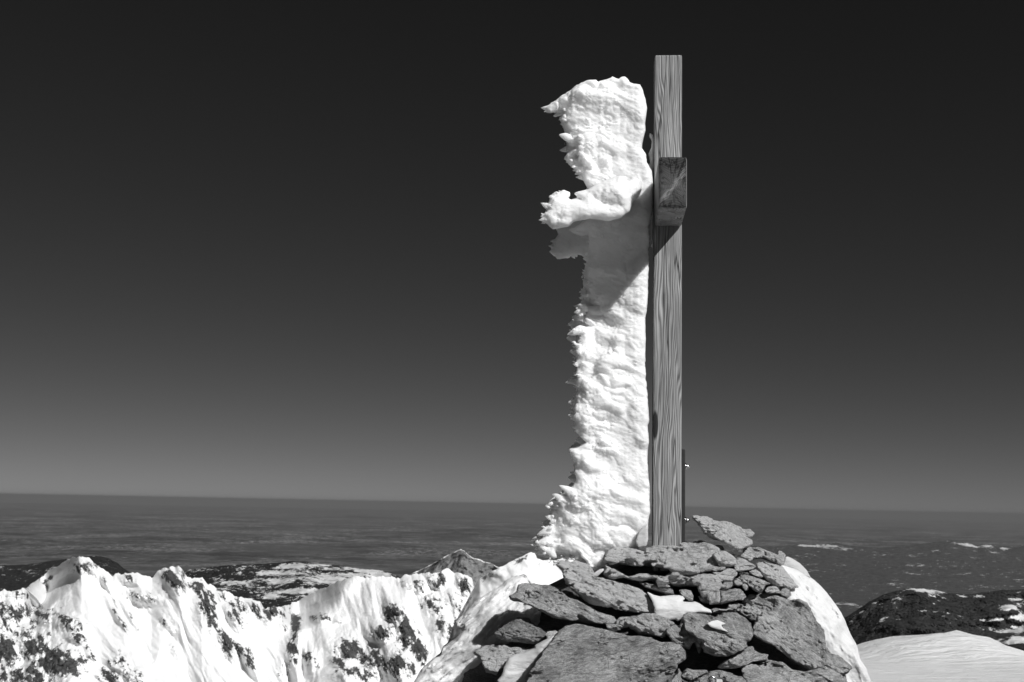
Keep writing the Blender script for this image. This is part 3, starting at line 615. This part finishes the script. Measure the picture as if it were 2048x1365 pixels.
for i, (lab, z, pts, doff, Tf, Tb, tilt, und, ang, tone, kind) in enumerate(STONES):
    poly = conv(z, pts)
    px = np.array([p[0] for p in poly]); py = np.array([p[1] for p in poly])
    cx, cy = (px.min()+px.max())/2, (py.min()+py.max())/2
    Yc = float(Ysurf(cx, cy))+doff*1.15
    Tf *= 1.15; Tb *= 1.15
    fac = []
    rs = random.Random(i*13+5)
    H = (py.max()-py.min())
    # main face through the lower third of the outline, leaning back by tilt
    fac.append((tilt[0], -1, tilt[1], cx, cy+H*.22, 0))
    fac.append((tilt[0]*.5, -1, tilt[1]+1.1, cx, cy-H*.22, tilt[1]*H*.44*.0025*.85))     # upper face
    if not und: und = (.20, .05, -1.1)
    if und:
        k, ux, uz = und
        # underside: cuts in from the bottom edge, k of the height up
        fac.append((ux, -1, uz, cx, py.max()-H*k, -tilt[1]*H*max(0, .28-k)*.0025))
    fac.append((rs.uniform(-.6, -.3), -1, rs.uniform(-.1, .4)+tilt[1]*.6, px.min()+(cx-px.min())*.12, cy, .0))
    fac.append((rs.uniform(.3, .6), -1, rs.uniform(-.1, .4)+tilt[1]*.6, px.max()-(px.max()-cx)*.12, cy, .0))
    for _ in range(5):
        t1, t2 = rs.random(), rs.random()
        fac.append((tilt[0]+(t1-.5)*.7, -1, tilt[1]+rs.uniform(-.25, .25), px.min()+(px.max()-px.min())*t1, py.min()+H*t2, rs.uniform(-.016, .0)-H*(t2-.72)*-.0025*tilt[1]))
    a = R(ang)
    size = max(px.max()-px.min(), H)
    hv = .0030 if size < 60 else (.0036 if size < 160 else .0043)
    sc_ = min(1, size/110)
    if kind == 'R': nf = rock_noise(a, i, .012*sc_+.003, .004*sc_+.001, .0055, .010*sc_, .012+.004*rs.random()); am = .034
    else: nf = lime_noise(i, .012*sc_+.004, .008*sc_+.004); am = .034
    o = field_object('cairn_stone', poly, Yc, Tf, Tb, hv, fac, nf, am*(.4+.6*sc_), M_rock if kind == 'R' else M_lime, a, .012, tone=tone)
    tag(o, lab, 'stone', 'stones piled in the cairn')
    if 'white scar' in lab: SCAR = (o, Yc-Tf+.045)

# rubble filling the inside of the cairn, coloured dark to deepen the shade in the gaps
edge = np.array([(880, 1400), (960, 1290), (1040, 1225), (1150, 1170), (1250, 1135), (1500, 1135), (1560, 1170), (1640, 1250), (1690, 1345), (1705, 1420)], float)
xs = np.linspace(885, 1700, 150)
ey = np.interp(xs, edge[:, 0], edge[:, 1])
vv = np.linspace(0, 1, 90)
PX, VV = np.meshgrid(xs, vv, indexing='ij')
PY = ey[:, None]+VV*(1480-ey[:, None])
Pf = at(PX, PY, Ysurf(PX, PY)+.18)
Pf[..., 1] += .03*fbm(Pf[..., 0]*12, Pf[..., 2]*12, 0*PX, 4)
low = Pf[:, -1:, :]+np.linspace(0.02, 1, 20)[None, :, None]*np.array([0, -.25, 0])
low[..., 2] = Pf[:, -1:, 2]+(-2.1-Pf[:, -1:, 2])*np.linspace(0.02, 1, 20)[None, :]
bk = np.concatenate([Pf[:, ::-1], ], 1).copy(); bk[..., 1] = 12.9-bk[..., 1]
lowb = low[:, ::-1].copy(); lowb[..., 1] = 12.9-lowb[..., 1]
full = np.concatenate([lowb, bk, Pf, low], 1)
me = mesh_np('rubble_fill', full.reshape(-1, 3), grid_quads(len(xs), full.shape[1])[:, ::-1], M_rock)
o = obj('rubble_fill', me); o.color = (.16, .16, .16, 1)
tag(o, 'small rubble deep between the cairn stones, coloured dark to deepen the shade in the gaps', 'rubble', kind='stuff')

# ---------------------------------------------------------------- snow and glazed ice lying on the cairn
def soft_noise(seed, a=.012, b=.004, dirn=0.0):
    c, s_ = math.cos(dirn), math.sin(dirn)
    def g(x, y, z, e):
        u = c*x+s_*z; v = -s_*x+c*z
        n = a*fbm(u*5+seed, y*9, v*13, 3)-a*.5*np.abs(vn(u*9+seed, y*16, v*30))
        return n+b*fbm(u*22+seed, y*45, v*60, 3)
    return g
def clear_attr(f): return lambda V: {'clear': f(V[:, 0], V[:, 1], V[:, 2])}
def snowpiece(name, z, pts, doff, Tf, Tb, facets, label, cat, mat=None, clr=None, hv=.004, Yc=None, a=.012, b=.004, rnd=.03, tone=.5, dirn=0.0):
    poly = conv(z, pts); px = np.array([p[0] for p in poly]); py = np.array([p[1] for p in poly])
    cx, cy = px.mean(), py.mean()
    if Yc is None: Yc = float(Ysurf(cx, cy))+doff
    fac = [(nx, -1, nz, cx+ox, cy+oy, off) for nx, nz, ox, oy, off in facets]
    o = field_object(name, poly, Yc, Tf, Tb, hv, fac, soft_noise(px[0], a, b, R(dirn)), a+b, mat or M_snow, 0, rnd, None, clear_attr(clr or (lambda x, y, z: 0*x+.15)))
    return tag(o, label, cat)
nclr = lambda x, y, z: np.clip(.45+1.3*fbm(x*5, y*5+3, z*7, 3), 0, 1)
snowpiece('snow_bank', 'L', [(885, 540), (800, 560), (740, 580), (690, 625), (600, 680), (490, 745), (440, 810), (345, 900), (360, 950), (430, 965), (330, 1040), (250, 1100), (230, 1150), (95, 1260), (40, 1365), (10, 1450), (900, 1450), (900, 1100), (1000, 900), (980, 700), (960, 640)],
          .10, .06, .25, [(-.35, .9, 0, 30, 0), (-.8, .6, -60, 0, .01)], 'glazed snow bank draped down the left flank of the cairn', 'snow bank', M_bank, clr=nclr, a=.036, b=.018, dirn=42)
snowpiece('snow_bank', 'M', [(1160, 425), (1340, 440), (1440, 475), (1540, 530), (1600, 575), (1660, 640), (1720, 720), (1762, 790), (1800, 880), (1832, 950), (1875, 1020), (1900, 1130), (1945, 1200), (1975, 1280), (1990, 1420), (1500, 1420), (1500, 1100), (1400, 800), (1300, 640), (1230, 560)],
          .11, .06, .25, [(.75, .8, 0, 10, 0)], 'smooth white snow bank curving down the right flank of the cairn', 'snow bank', clr=lambda x, y, z: np.clip(.1+.6*fbm((x+z)*3, y*5, (x-z)*14, 3), 0, 1), a=.022, b=.011, dirn=-58)
snowpiece('snow_patch', 'A', [(905, 985), (1000, 1030), (1100, 1052), (1300, 1025), (1400, 1020), (1470, 1040), (1495, 1085), (1460, 1110), (1440, 1140), (1600, 1145), (1650, 1135), (1720, 1165), (1800, 1225), (1900, 1265), (1922, 1312), (1700, 1302), (1530, 1322), (1480, 1375), (1380, 1450), (1350, 1420), (1240, 1430), (1150, 1400), (1040, 1370), (1010, 1310), (1020, 1230), (980, 1130)],
          .0, .05, .12, [(.1, .8, 0, 5, 0)], 'small pocket of white snow in the middle of the cairn', 'snow patch', hv=.003, a=.012, b=.003, rnd=.015)
snowpiece('snow_patch', 'E', [(1500, 590), (1400, 640), (1300, 680), (1180, 750), (1165, 795), (1000, 870), (860, 905), (770, 960), (730, 1020), (690, 1110), (680, 1180), (655, 1240), (590, 1310), (640, 1500), (1090, 1500), (1060, 1290), (1120, 1160), (1250, 1010), (1350, 800), (1450, 680)],
          -.035, .05, .12, [(-.3, .6, 0, 0, 0)], 'wavy strip of snow between the lower left stone and the great bottom slab', 'snow patch', hv=.0035, a=.014, b=.004, rnd=.02, clr=nclr)
snowpiece('ice_sheet', 'B', [(1505, 748), (1540, 740), (1600, 765), (1730, 845), (1790, 905), (1845, 965), (1895, 1060), (1800, 1060), (1700, 1020), (1560, 930), (1450, 890), (1480, 820)],
          .07, .02, .05, [(.6, .5, 0, 0, 0)], 'dark glassy sheet of clear ice on the upper right shoulder', 'ice', M_clear, hv=.003, a=.006, b=.002, rnd=.012)
snowpiece('ice_flake', 'A', [(30, 700), (150, 620), (215, 610), (222, 640), (110, 740), (60, 740)], -.08, .012, .03, [(0, .6, 0, 0, 0)], 'small translucent flake of ice under the foot of the ice column', 'ice', M_clear, hv=.0025, a=.002, b=.001, rnd=.006)

# ---------------------------------------------------------------- the summit cross
YAW = R(4.4)
ex = Vector((math.cos(YAW), -math.sin(YAW), 0)); ey_ = Vector((math.sin(YAW), math.cos(YAW), 0))
pb = A(1334.5, 1094, 6.0); pt = A(1337, 110, 6.0)
W = (A(1362.8, 600, 6.0)-A(1307.2, 600, 6.0)).length
print('post width', W, 'height', (pt-pb).length, 'widths', (A(1363, 1090, 6)-A(1306, 1090, 6)).length, (A(1364, 112, 6)-A(1310, 112, 6)).length)
cross = bpy.data.objects.new('summit_cross', None); col.objects.link(cross)
cross.location = pb+ey_*W/2; cross.rotation_euler = (0, math.atan2(pt.x-pb.x, pt.z-pb.z), 0)
cross.rotation_euler.rotate_axis('Z', 0)
Mx = Matrix.Rotation(math.atan2(pt.x-pb.x, pt.z-pb.z), 4, 'Y') @ Matrix.Rotation(-YAW, 4, 'Z')
cross.matrix_world = Matrix.Translation(pb+ey_*W/2) @ Mx
bpy.context.view_layer.update()
cinv = cross.matrix_world.inverted()
tag(cross, 'weathered square timber cross seen side-on, standing on the stone cairn', 'cross')
def bevel_box(name, x0, x1, y0, y1, z0, z1, bev, mats, parent, loc=(0, 0, 0), cuts=0, wob=0.0):
    bm = bmesh.new(); bmesh.ops.create_cube(bm, size=1)
    for v in bm.verts: v.co = Vector(((x0+x1)/2+v.co.x*(x1-x0), (y0+y1)/2+v.co.y*(y1-y0), (z0+z1)/2+v.co.z*(z1-z0)))
    bmesh.ops.bevel(bm, geom=bm.edges[:], offset=bev, segments=2, profile=.6, affect='EDGES')
    if len(mats) > 1:
        for f in bm.faces:
            if f.normal.y < -.9: f.material_index = 1
    me = bpy.data.meshes.new(name); bm.to_mesh(me); bm.free()
    for m in mats: me.materials.append(m)
    return obj(name, me, parent, loc)
Hp = (pt-pb).length
post = bevel_box('post', -W/2, W/2, -W/2, W/2, -.12, Hp, .009, [M_wood], cross)
# crossbar: its near end face at y 313..420, underside meeting the post at y 453
zb = (cinv @ A(1337, 454, 6.0)).z
zt = (cinv @ A(1345, 313, 5.61)).z
ARM = .39
zc = (zb+zt)/2
xb = (cinv @ A(1345.5, 365, 5.61)).x
Wb = W*.965
bar = bevel_box('crossbar', -Wb/2, Wb/2, -W/2-ARM, -W/2-.001, zb-zc, zt-zc, .014, [M_wood, M_end], cross, (xb, 0, zc))
bar2 = bevel_box('crossbar', -Wb/2, Wb/2, W/2+.001, W/2+ARM, zb-zc, zt-zc, .010, [M_wood], cross, (xb, 0, zc))
print('bar', zb, zt, zt-zb)
# iron mounting plate with two domed nuts
zp1 = (cinv @ A(1367, 899, 6.05)).z
plate = bevel_box('mounting_plate', W/2+.001, W/2+.019, -.045, .045, -.10, zp1, .003, [M_iron], cross)
def domed_nut(z):
    bm = bmesh.new()
    prof = [(0, .013), (.006, .013), (.0062, .0085), (.012, .0085), (.0165, .007), (.0195, .004), (.0205, .0008)]
    rings = []
    for k, (d, r) in enumerate(prof):
        n = 24
        rings.append([bm.verts.new((d*1.25, 1.25*r*math.cos(2*math.pi*i/n), 1.25*r*math.sin(2*math.pi*i/n))) for i in range(n)])
    for a, b in zip(rings, rings[1:]):
        for i in range(24): bm.faces.new((a[i], a[(i+1) % 24], b[(i+1) % 24], b[i]))
    bm.faces.new(rings[0][::-1]); bm.faces.new(rings[-1])
    bmesh.ops.recalc_face_normals(bm, faces=bm.faces[:])
    me = bpy.data.meshes.new('nut'); bm.to_mesh(me); bm.free(); me.materials.append(M_steel)
    for p in me.polygons: p.use_smooth = True
    o = obj('nut', me, plate, (W/2+.019, 0, z)); return o
domed_nut((cinv @ A(1372, 933, 6.05)).z); domed_nut((cinv @ A(1372, 1041, 6.05)).z)

# metal ring bolt and tag at the bottom edge
ring = bpy.data.objects.new('ring_bolt', None); col.objects.link(ring); ring.location = A(1424, 1362, 5.40)
tag(ring, 'small steel ring bolt fixed in the rocks at the bottom edge of the picture', 'bolt')
bm = bmesh.new(); n1, n2, r1, r2 = 40, 12, .0165, .0038
g = [[bm.verts.new(((r1+r2*math.cos(b))*math.cos(a), r2*math.sin(b), (r1+r2*math.cos(b))*math.sin(a))) for b in [2*math.pi*j/n2 for j in range(n2)]] for a in [2*math.pi*i/n1 for i in range(n1)]]
for i in range(n1):
    for j in range(n2): bm.faces.new((g[i][j], g[(i+1) % n1][j], g[(i+1) % n1][(j+1) % n2], g[i][(j+1) % n2]))
bmesh.ops.recalc_face_normals(bm, faces=bm.faces[:])
me = bpy.data.meshes.new('ring'); bm.to_mesh(me); bm.free(); me.materials.append(M_steel)
for p in me.polygons: p.use_smooth = True
obj('ring', me, ring)
bevel_box('shank', -.004, .004, .002, .12, -.004, .004, .001, [M_steel], ring)
bevel_box('metal_tag', .021, .075, .004, .007, -.04, .006, .0008, [M_tag], ring)

# ---------------------------------------------------------------- the ice grown on the windward side
Zq, Zs, Zt = ZO['Q'], ZO['S'], ZO['T']
left_q = [(120, 478), (155, 490), (200, 486), (265, 495), (262, 520), (235, 545), (250, 590), (272, 640), (280, 680), (268, 720), (285, 770), (265, 810), (300, 850), (335, 870), (345, 900), (390, 915), (400, 970), (430, 1020), (440, 1100), (450, 1200)]
left_s = [(300, 80), (420, 100), (430, 150), (425, 230), (410, 290), (400, 350), (385, 430), (390, 490), (378, 512), (388, 530), (352, 590), (365, 610), (330, 670), (345, 690), (305, 730), (318, 770), (330, 800), (325, 860), (338, 900), (335, 960), (348, 1000), (340, 1040), (350, 1080), (335, 1110), (350, 1150), (335, 1200), (345, 1230), (325, 1280), (335, 1320), (318, 1345)]
left_t = [(378, 70), (372, 110), (392, 150), (385, 190), (405, 225), (460, 290), (435, 305), (345, 345), (368, 390), (400, 440), (385, 500), (405, 560), (385, 590), (340, 640), (265, 690), (262, 730), (185, 742), (225, 775), (205, 800), (230, 830), (205, 850), (210, 890), (160, 910), (185, 950), (150, 990), (85, 1025), (150, 1070), (200, 1080), (192, 1110), (260, 1095), (330, 1110), (380, 1108), (400, 1160), (460, 1175), (520, 1200), (565, 1240), (600, 1190), (612, 1100), (680, 1075), (760, 1062), (830, 1050), (915, 1020)]
right_t = [(916, 980), (922, 850), (932, 770), (926, 700), (940, 600), (926, 400), (932, 300), (917, 175), (927, 130), (922, 40)]
right_s = [(842, 1220), (835, 1100), (826, 950), (822, 830), (822, 700), (830, 640), (842, 500), (846, 370), (850, 200), (852, 60)]
right_q = [(868, 1200), (872, 1000), (866, 912), (838, 850), (832, 790), (806, 750), (812, 700), (826, 640), (820, 590), (832, 490), (820, 420), (806, 365), (785, 325), (740, 320), (715, 312), (700, 285), (680, 268), (650, 270), (635, 285), (610, 275), (592, 262), (580, 280), (550, 290), (500, 300), (487, 282), (420, 295), (350, 315), (315, 340), (250, 375), (215, 400), (160, 430), (150, 455)]
ice_poly = conv('Q', left_q)+conv('S', left_s)+conv('T', left_t)+conv('T', right_t)+conv('S', right_s)+conv('Q', right_q)
YI = 6.13
rs = random.Random(3)
PI_ = at([p[0] for p in ice_poly], [p[1] for p in ice_poly], YI)
nl = len(left_q)+len(left_s)+len(left_t)
def lobes_for(pts, Yc, rngY, n, lo, hi, seed):
    r = random.Random(seed); L = []
    for _ in range(n):
        k = r.randrange(len(pts)-1); t = r.random()
        p = pts[k]*(1-t)+pts[k+1]*t
        L.append((p[0]+r.uniform(-.006, .03), Yc+r.uniform(*rngY), p[2]+r.uniform(-.01, .01), lo*(hi/lo)**(r.random()**1.8), r.uniform(.45, .85), r.uniform(-.6, .5)))
    return L
def ice_extra(lobes, rx, dent=None):
    """union of small feather-like lobes that point to windward (left)"""
    def ex_(f, gx, gy, gz):
        hv = gx[1]-gx[0]
        if dent:                                # hollow added to the ice face so the crossbar's shadow reaches lower
            f = f+.007
            for (cx_, cz_, sx_, sz_, dp_) in dent:
                f = f+(dp_*np.exp(-((gx-cx_)/sx_)**2)[:, None, None]*np.exp(-((gz-cz_)/sz_)**2)[None, None, :]).astype(np.float32)*sstep(rx[2]+.10, rx[2]-.03, gy)[None, :, None]
        for (x, y, z, s, rt, tl) in lobes:
            x = x-(y-rx[2])*0; R_ = s*1.3
            i0, i1 = np.searchsorted(gx, [x-R_, x+R_]); j0, j1 = np.searchsorted(gy, [y-R_, y+R_]); k0, k1 = np.searchsorted(gz, [z-R_, z+R_])
            if i1-i0 < 2 or j1-j0 < 2 or k1-k0 < 2: continue
            X, Y, Z = np.meshgrid(gx[i0:i1]-x, gy[j0:j1]-y, gz[k0:k1]-z, indexing='ij')
            Zr = Z-tl*X
            taper = np.clip(.75+.5*X/s, .15, 1.2)
            e = np.sqrt((X/s)**2+(Y/(s*.5*taper))**2+(Zr/(s*rt*taper))**2)
            e = (e-1)*s*rt
            b = f[i0:i1, j0:j1, k0:k1]
            f[i0:i1, j0:j1, k0:k1] = np.minimum(b, e)
        return f
    return ex_
def pxof(x, y, z): return 1024+FPX*x/(y*math.cos(PITCH)+z*math.sin(PITCH))
def ice_noise(x, y, z, e=0):
    n = .030*fbm(x*4, y*5, z*6, 3)
    w = 1-.72*ice_clear(x, y, z)
    k = np.clip(.5+1.3*vn(x*5+8, y*5, z*4), 0, 1)          # patches of coarse and of fine rime
    z2 = z+.3*x+.02*vn(x*12, y*12, z*12)
    a = lambda fx, fy, fz, q: .25-np.abs(vn(x*fx+q, y*fy, z2*fz))
    n = n+.040*a(6, 8, 9, 3)*w+.022*a(13, 18, 22, 7)*w*(.4+k)+.011*a(27, 40, 50, 1)*w+.008*a(55, 75, 90, 5)*(w+.2)
    return n+.003*fbm(x*70, y*90, z*120, 2)+.001
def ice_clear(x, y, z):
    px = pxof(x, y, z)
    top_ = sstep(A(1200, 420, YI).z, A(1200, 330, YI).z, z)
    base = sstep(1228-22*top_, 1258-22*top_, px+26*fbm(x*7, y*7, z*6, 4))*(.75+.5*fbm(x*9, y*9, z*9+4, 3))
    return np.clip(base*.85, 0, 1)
def make_ice(name, poly, Yc, Tf, Tb, facets, lobes, hv, parent=None, mat=M_ice, amp=.045, clr=ice_clear, rnd=.035, nf=ice_noise, dent=None):
    px = np.array([p[0] for p in poly]); py = np.array([p[1] for p in poly]); cx, cy = px.mean(), py.mean()
    fac = [(nx, -1, nz, fx, fy, off) for nx, nz, fx, fy, off in facets]
    o = field_object(name, poly, Yc, Tf, Tb, hv, fac, nf, amp, mat, 0, rnd, ice_extra(lobes, (0, 0, Yc), dent), clear_attr(clr), thin=(.2, .07))
    return o
lob = lobes_for(PI_[:nl-14], YI, (-.09, .07), 120, .012, .048, 5)+lobes_for(PI_[:nl-10], YI, (-.10, .10), 420, .008, .016, 6)
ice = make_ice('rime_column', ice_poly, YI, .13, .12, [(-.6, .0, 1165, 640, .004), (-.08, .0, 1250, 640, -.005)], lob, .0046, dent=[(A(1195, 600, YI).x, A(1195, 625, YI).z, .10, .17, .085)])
tag(ice, 'tall white column of rime ice grown sideways off the windward edge of the wooden cross', 'ice')

bpy.context.view_layer.update()
def adopt(o, par):
    mw = o.matrix_world.copy(); o.parent = par; o.matrix_parent_inverse = par.matrix_world.inverted()
    for k in ('label', 'category'):
        if k in o: del o[k]
arm_poly = conv('Q', [(430, 1022), (490, 985), (560, 955), (640, 928), (695, 935), (702, 962), (745, 938), (790, 960), (800, 1020), (775, 1080), (745, 1100), (735, 1120), (712, 1172), (650, 1212), (560, 1232), (500, 1218), (450, 1215), (380, 1230), (335, 1240), (300, 1275), (250, 1278), (190, 1292), (165, 1270), (150, 1240), (118, 1240), (145, 1222), (132, 1200), (122, 1195), (145, 1165), (128, 1130), (140, 1128), (160, 1150), (165, 1110), (170, 1078), (200, 1050), (225, 1045), (262, 1025), (300, 1040), (300, 1065), (285, 1080), (310, 1095), (350, 1085), (385, 1090), (340, 1050), (350, 1042)])
PA = at([p[0] for p in arm_poly], [p[1] for p in arm_poly], 5.86)
arm_l = lobes_for(np.concatenate([PA[22:-9]]), 5.86, (-.04, .1), 90, .008, .022, 9)
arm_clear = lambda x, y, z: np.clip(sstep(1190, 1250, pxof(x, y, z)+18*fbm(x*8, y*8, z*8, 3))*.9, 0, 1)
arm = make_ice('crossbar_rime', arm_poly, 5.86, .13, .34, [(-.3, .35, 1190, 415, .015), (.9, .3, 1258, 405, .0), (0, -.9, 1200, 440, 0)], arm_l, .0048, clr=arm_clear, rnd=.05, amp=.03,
               nf=lambda x, y, z, e: ice_noise(x, y, z)*.75)
bpy.context.view_layer.update(); adopt(arm, ice)
rear_poly = conv('S', [(215, 60), (230, 100), (205, 130), (190, 145), (200, 170), (178, 185), (185, 205), (170, 217), (190, 240), (230, 270), (300, 258), (325, 240), (345, 235), (385, 243), (415, 270), (460, 280), (500, 150), (500, 0), (330, -10), (250, 10)])
rear = make_ice('far_crossbar_rime', rear_poly, 6.38, .06, .10, [(-.2, -.3, 1130, 490, .01)], lobes_for(at([p[0] for p in rear_poly[:14]], [p[1] for p in rear_poly[:14]], 6.38), 6.38, (-.04, .05), 24, .01, .022, 4), .0045, clr=lambda x, y, z: 0*x+.5, rnd=.04, amp=.03,
               nf=lambda x, y, z, e: ice_noise(x, y, z)*.6)
bpy.context.view_layer.update(); adopt(rear, ice)
# clear ice that bridges the foot of the column and the slab
foot = snowpiece('clear_ice_foot', 'T', [(850, 1060), (830, 1020), (850, 950), (880, 920), (915, 900), (922, 1000), (905, 1050)], 0, .05, .08, [(0, .3, 0, 0, 0)], 'x', 'ice', M_clear, Yc=6.0, hv=.0035, a=.008, b=.004, rnd=.01)
bpy.context.view_layer.update(); adopt(foot, ice)

# white rime smeared on one stone
sc_o = snowpiece('frost_scar', 'C', [(270, 690), (340, 648), (430, 632), (560, 690), (490, 715), (515, 760), (610, 822), (500, 795), (420, 775), (330, 745)], 0, .022, .03, [(0, .6, 0, 0, 0)], 'x', 'frost', M_snow, Yc=SCAR[1], hv=.003, a=.006, b=.003, rnd=.006, clr=lambda x, y, z: 0*x)
bpy.context.view_layer.update(); adopt(sc_o, SCAR[0])

# thin crust of rime clinging to the left side of the post
cr_poly = conv('Q', [(850, 640), (872, 655), (885, 700), (888, 930), (890, 1100), (886, 1500), (892, 2200), (890, 3300), (878, 3320), (868, 3200), (880, 2900), (866, 2700), (876, 2500), (880, 2000), (872, 1800), (878, 1500), (866, 1340), (874, 1200), (864, 1100), (868, 940), (860, 915), (840, 870), (855, 840), (845, 780), (862, 740), (866, 690), (848, 660)])
crust = make_ice('rime_crust', cr_poly, 6.12, .05, .05, [(0, 0, 1300, 500, .0)], [], .0038, clr=lambda x, y, z: 0*x+.6, rnd=.012, amp=.012,
                 nf=lambda x, y, z, e: .006*fbm(x*40, y*40, z*30, 3))
tag(crust, 'thin grey crust of rime clinging to the left side of the wooden post', 'ice')

# ---------------------------------------------------------------- haze over the low country
hm = bpy.data.materials.new('haze'); hm.use_nodes = True; hn = hm.node_tree; hn.nodes.clear()
hv_ = hn.nodes.new('ShaderNodeVolumePrincipled'); ho = hn.nodes.new('ShaderNodeOutputMaterial')
hv_.inputs['Color'].default_value = (.29, .29, .29, 1); hv_.inputs['Density'].default_value = 0.85e-5
hv_.inputs['Anisotropy'].default_value = 0.0
hn.links.new(hv_.outputs[0], ho.inputs['Volume'])
bm = bmesh.new(); bmesh.ops.create_cube(bm, size=1)
for v in bm.verts: v.co = Vector((v.co.x*640000, v.co.y*640000, -1990 if v.co.z < 0 else 90))
me = bpy.data.meshes.new('haze'); bm.to_mesh(me); bm.free(); me.materials.append(hm)
tag(obj('haze', me), 'thin haze over the lowland fading it towards the horizon', 'haze', kind='stuff')
print('verts', sum(len(o.data.vertices) for o in sc.objects if o.type == 'MESH'))
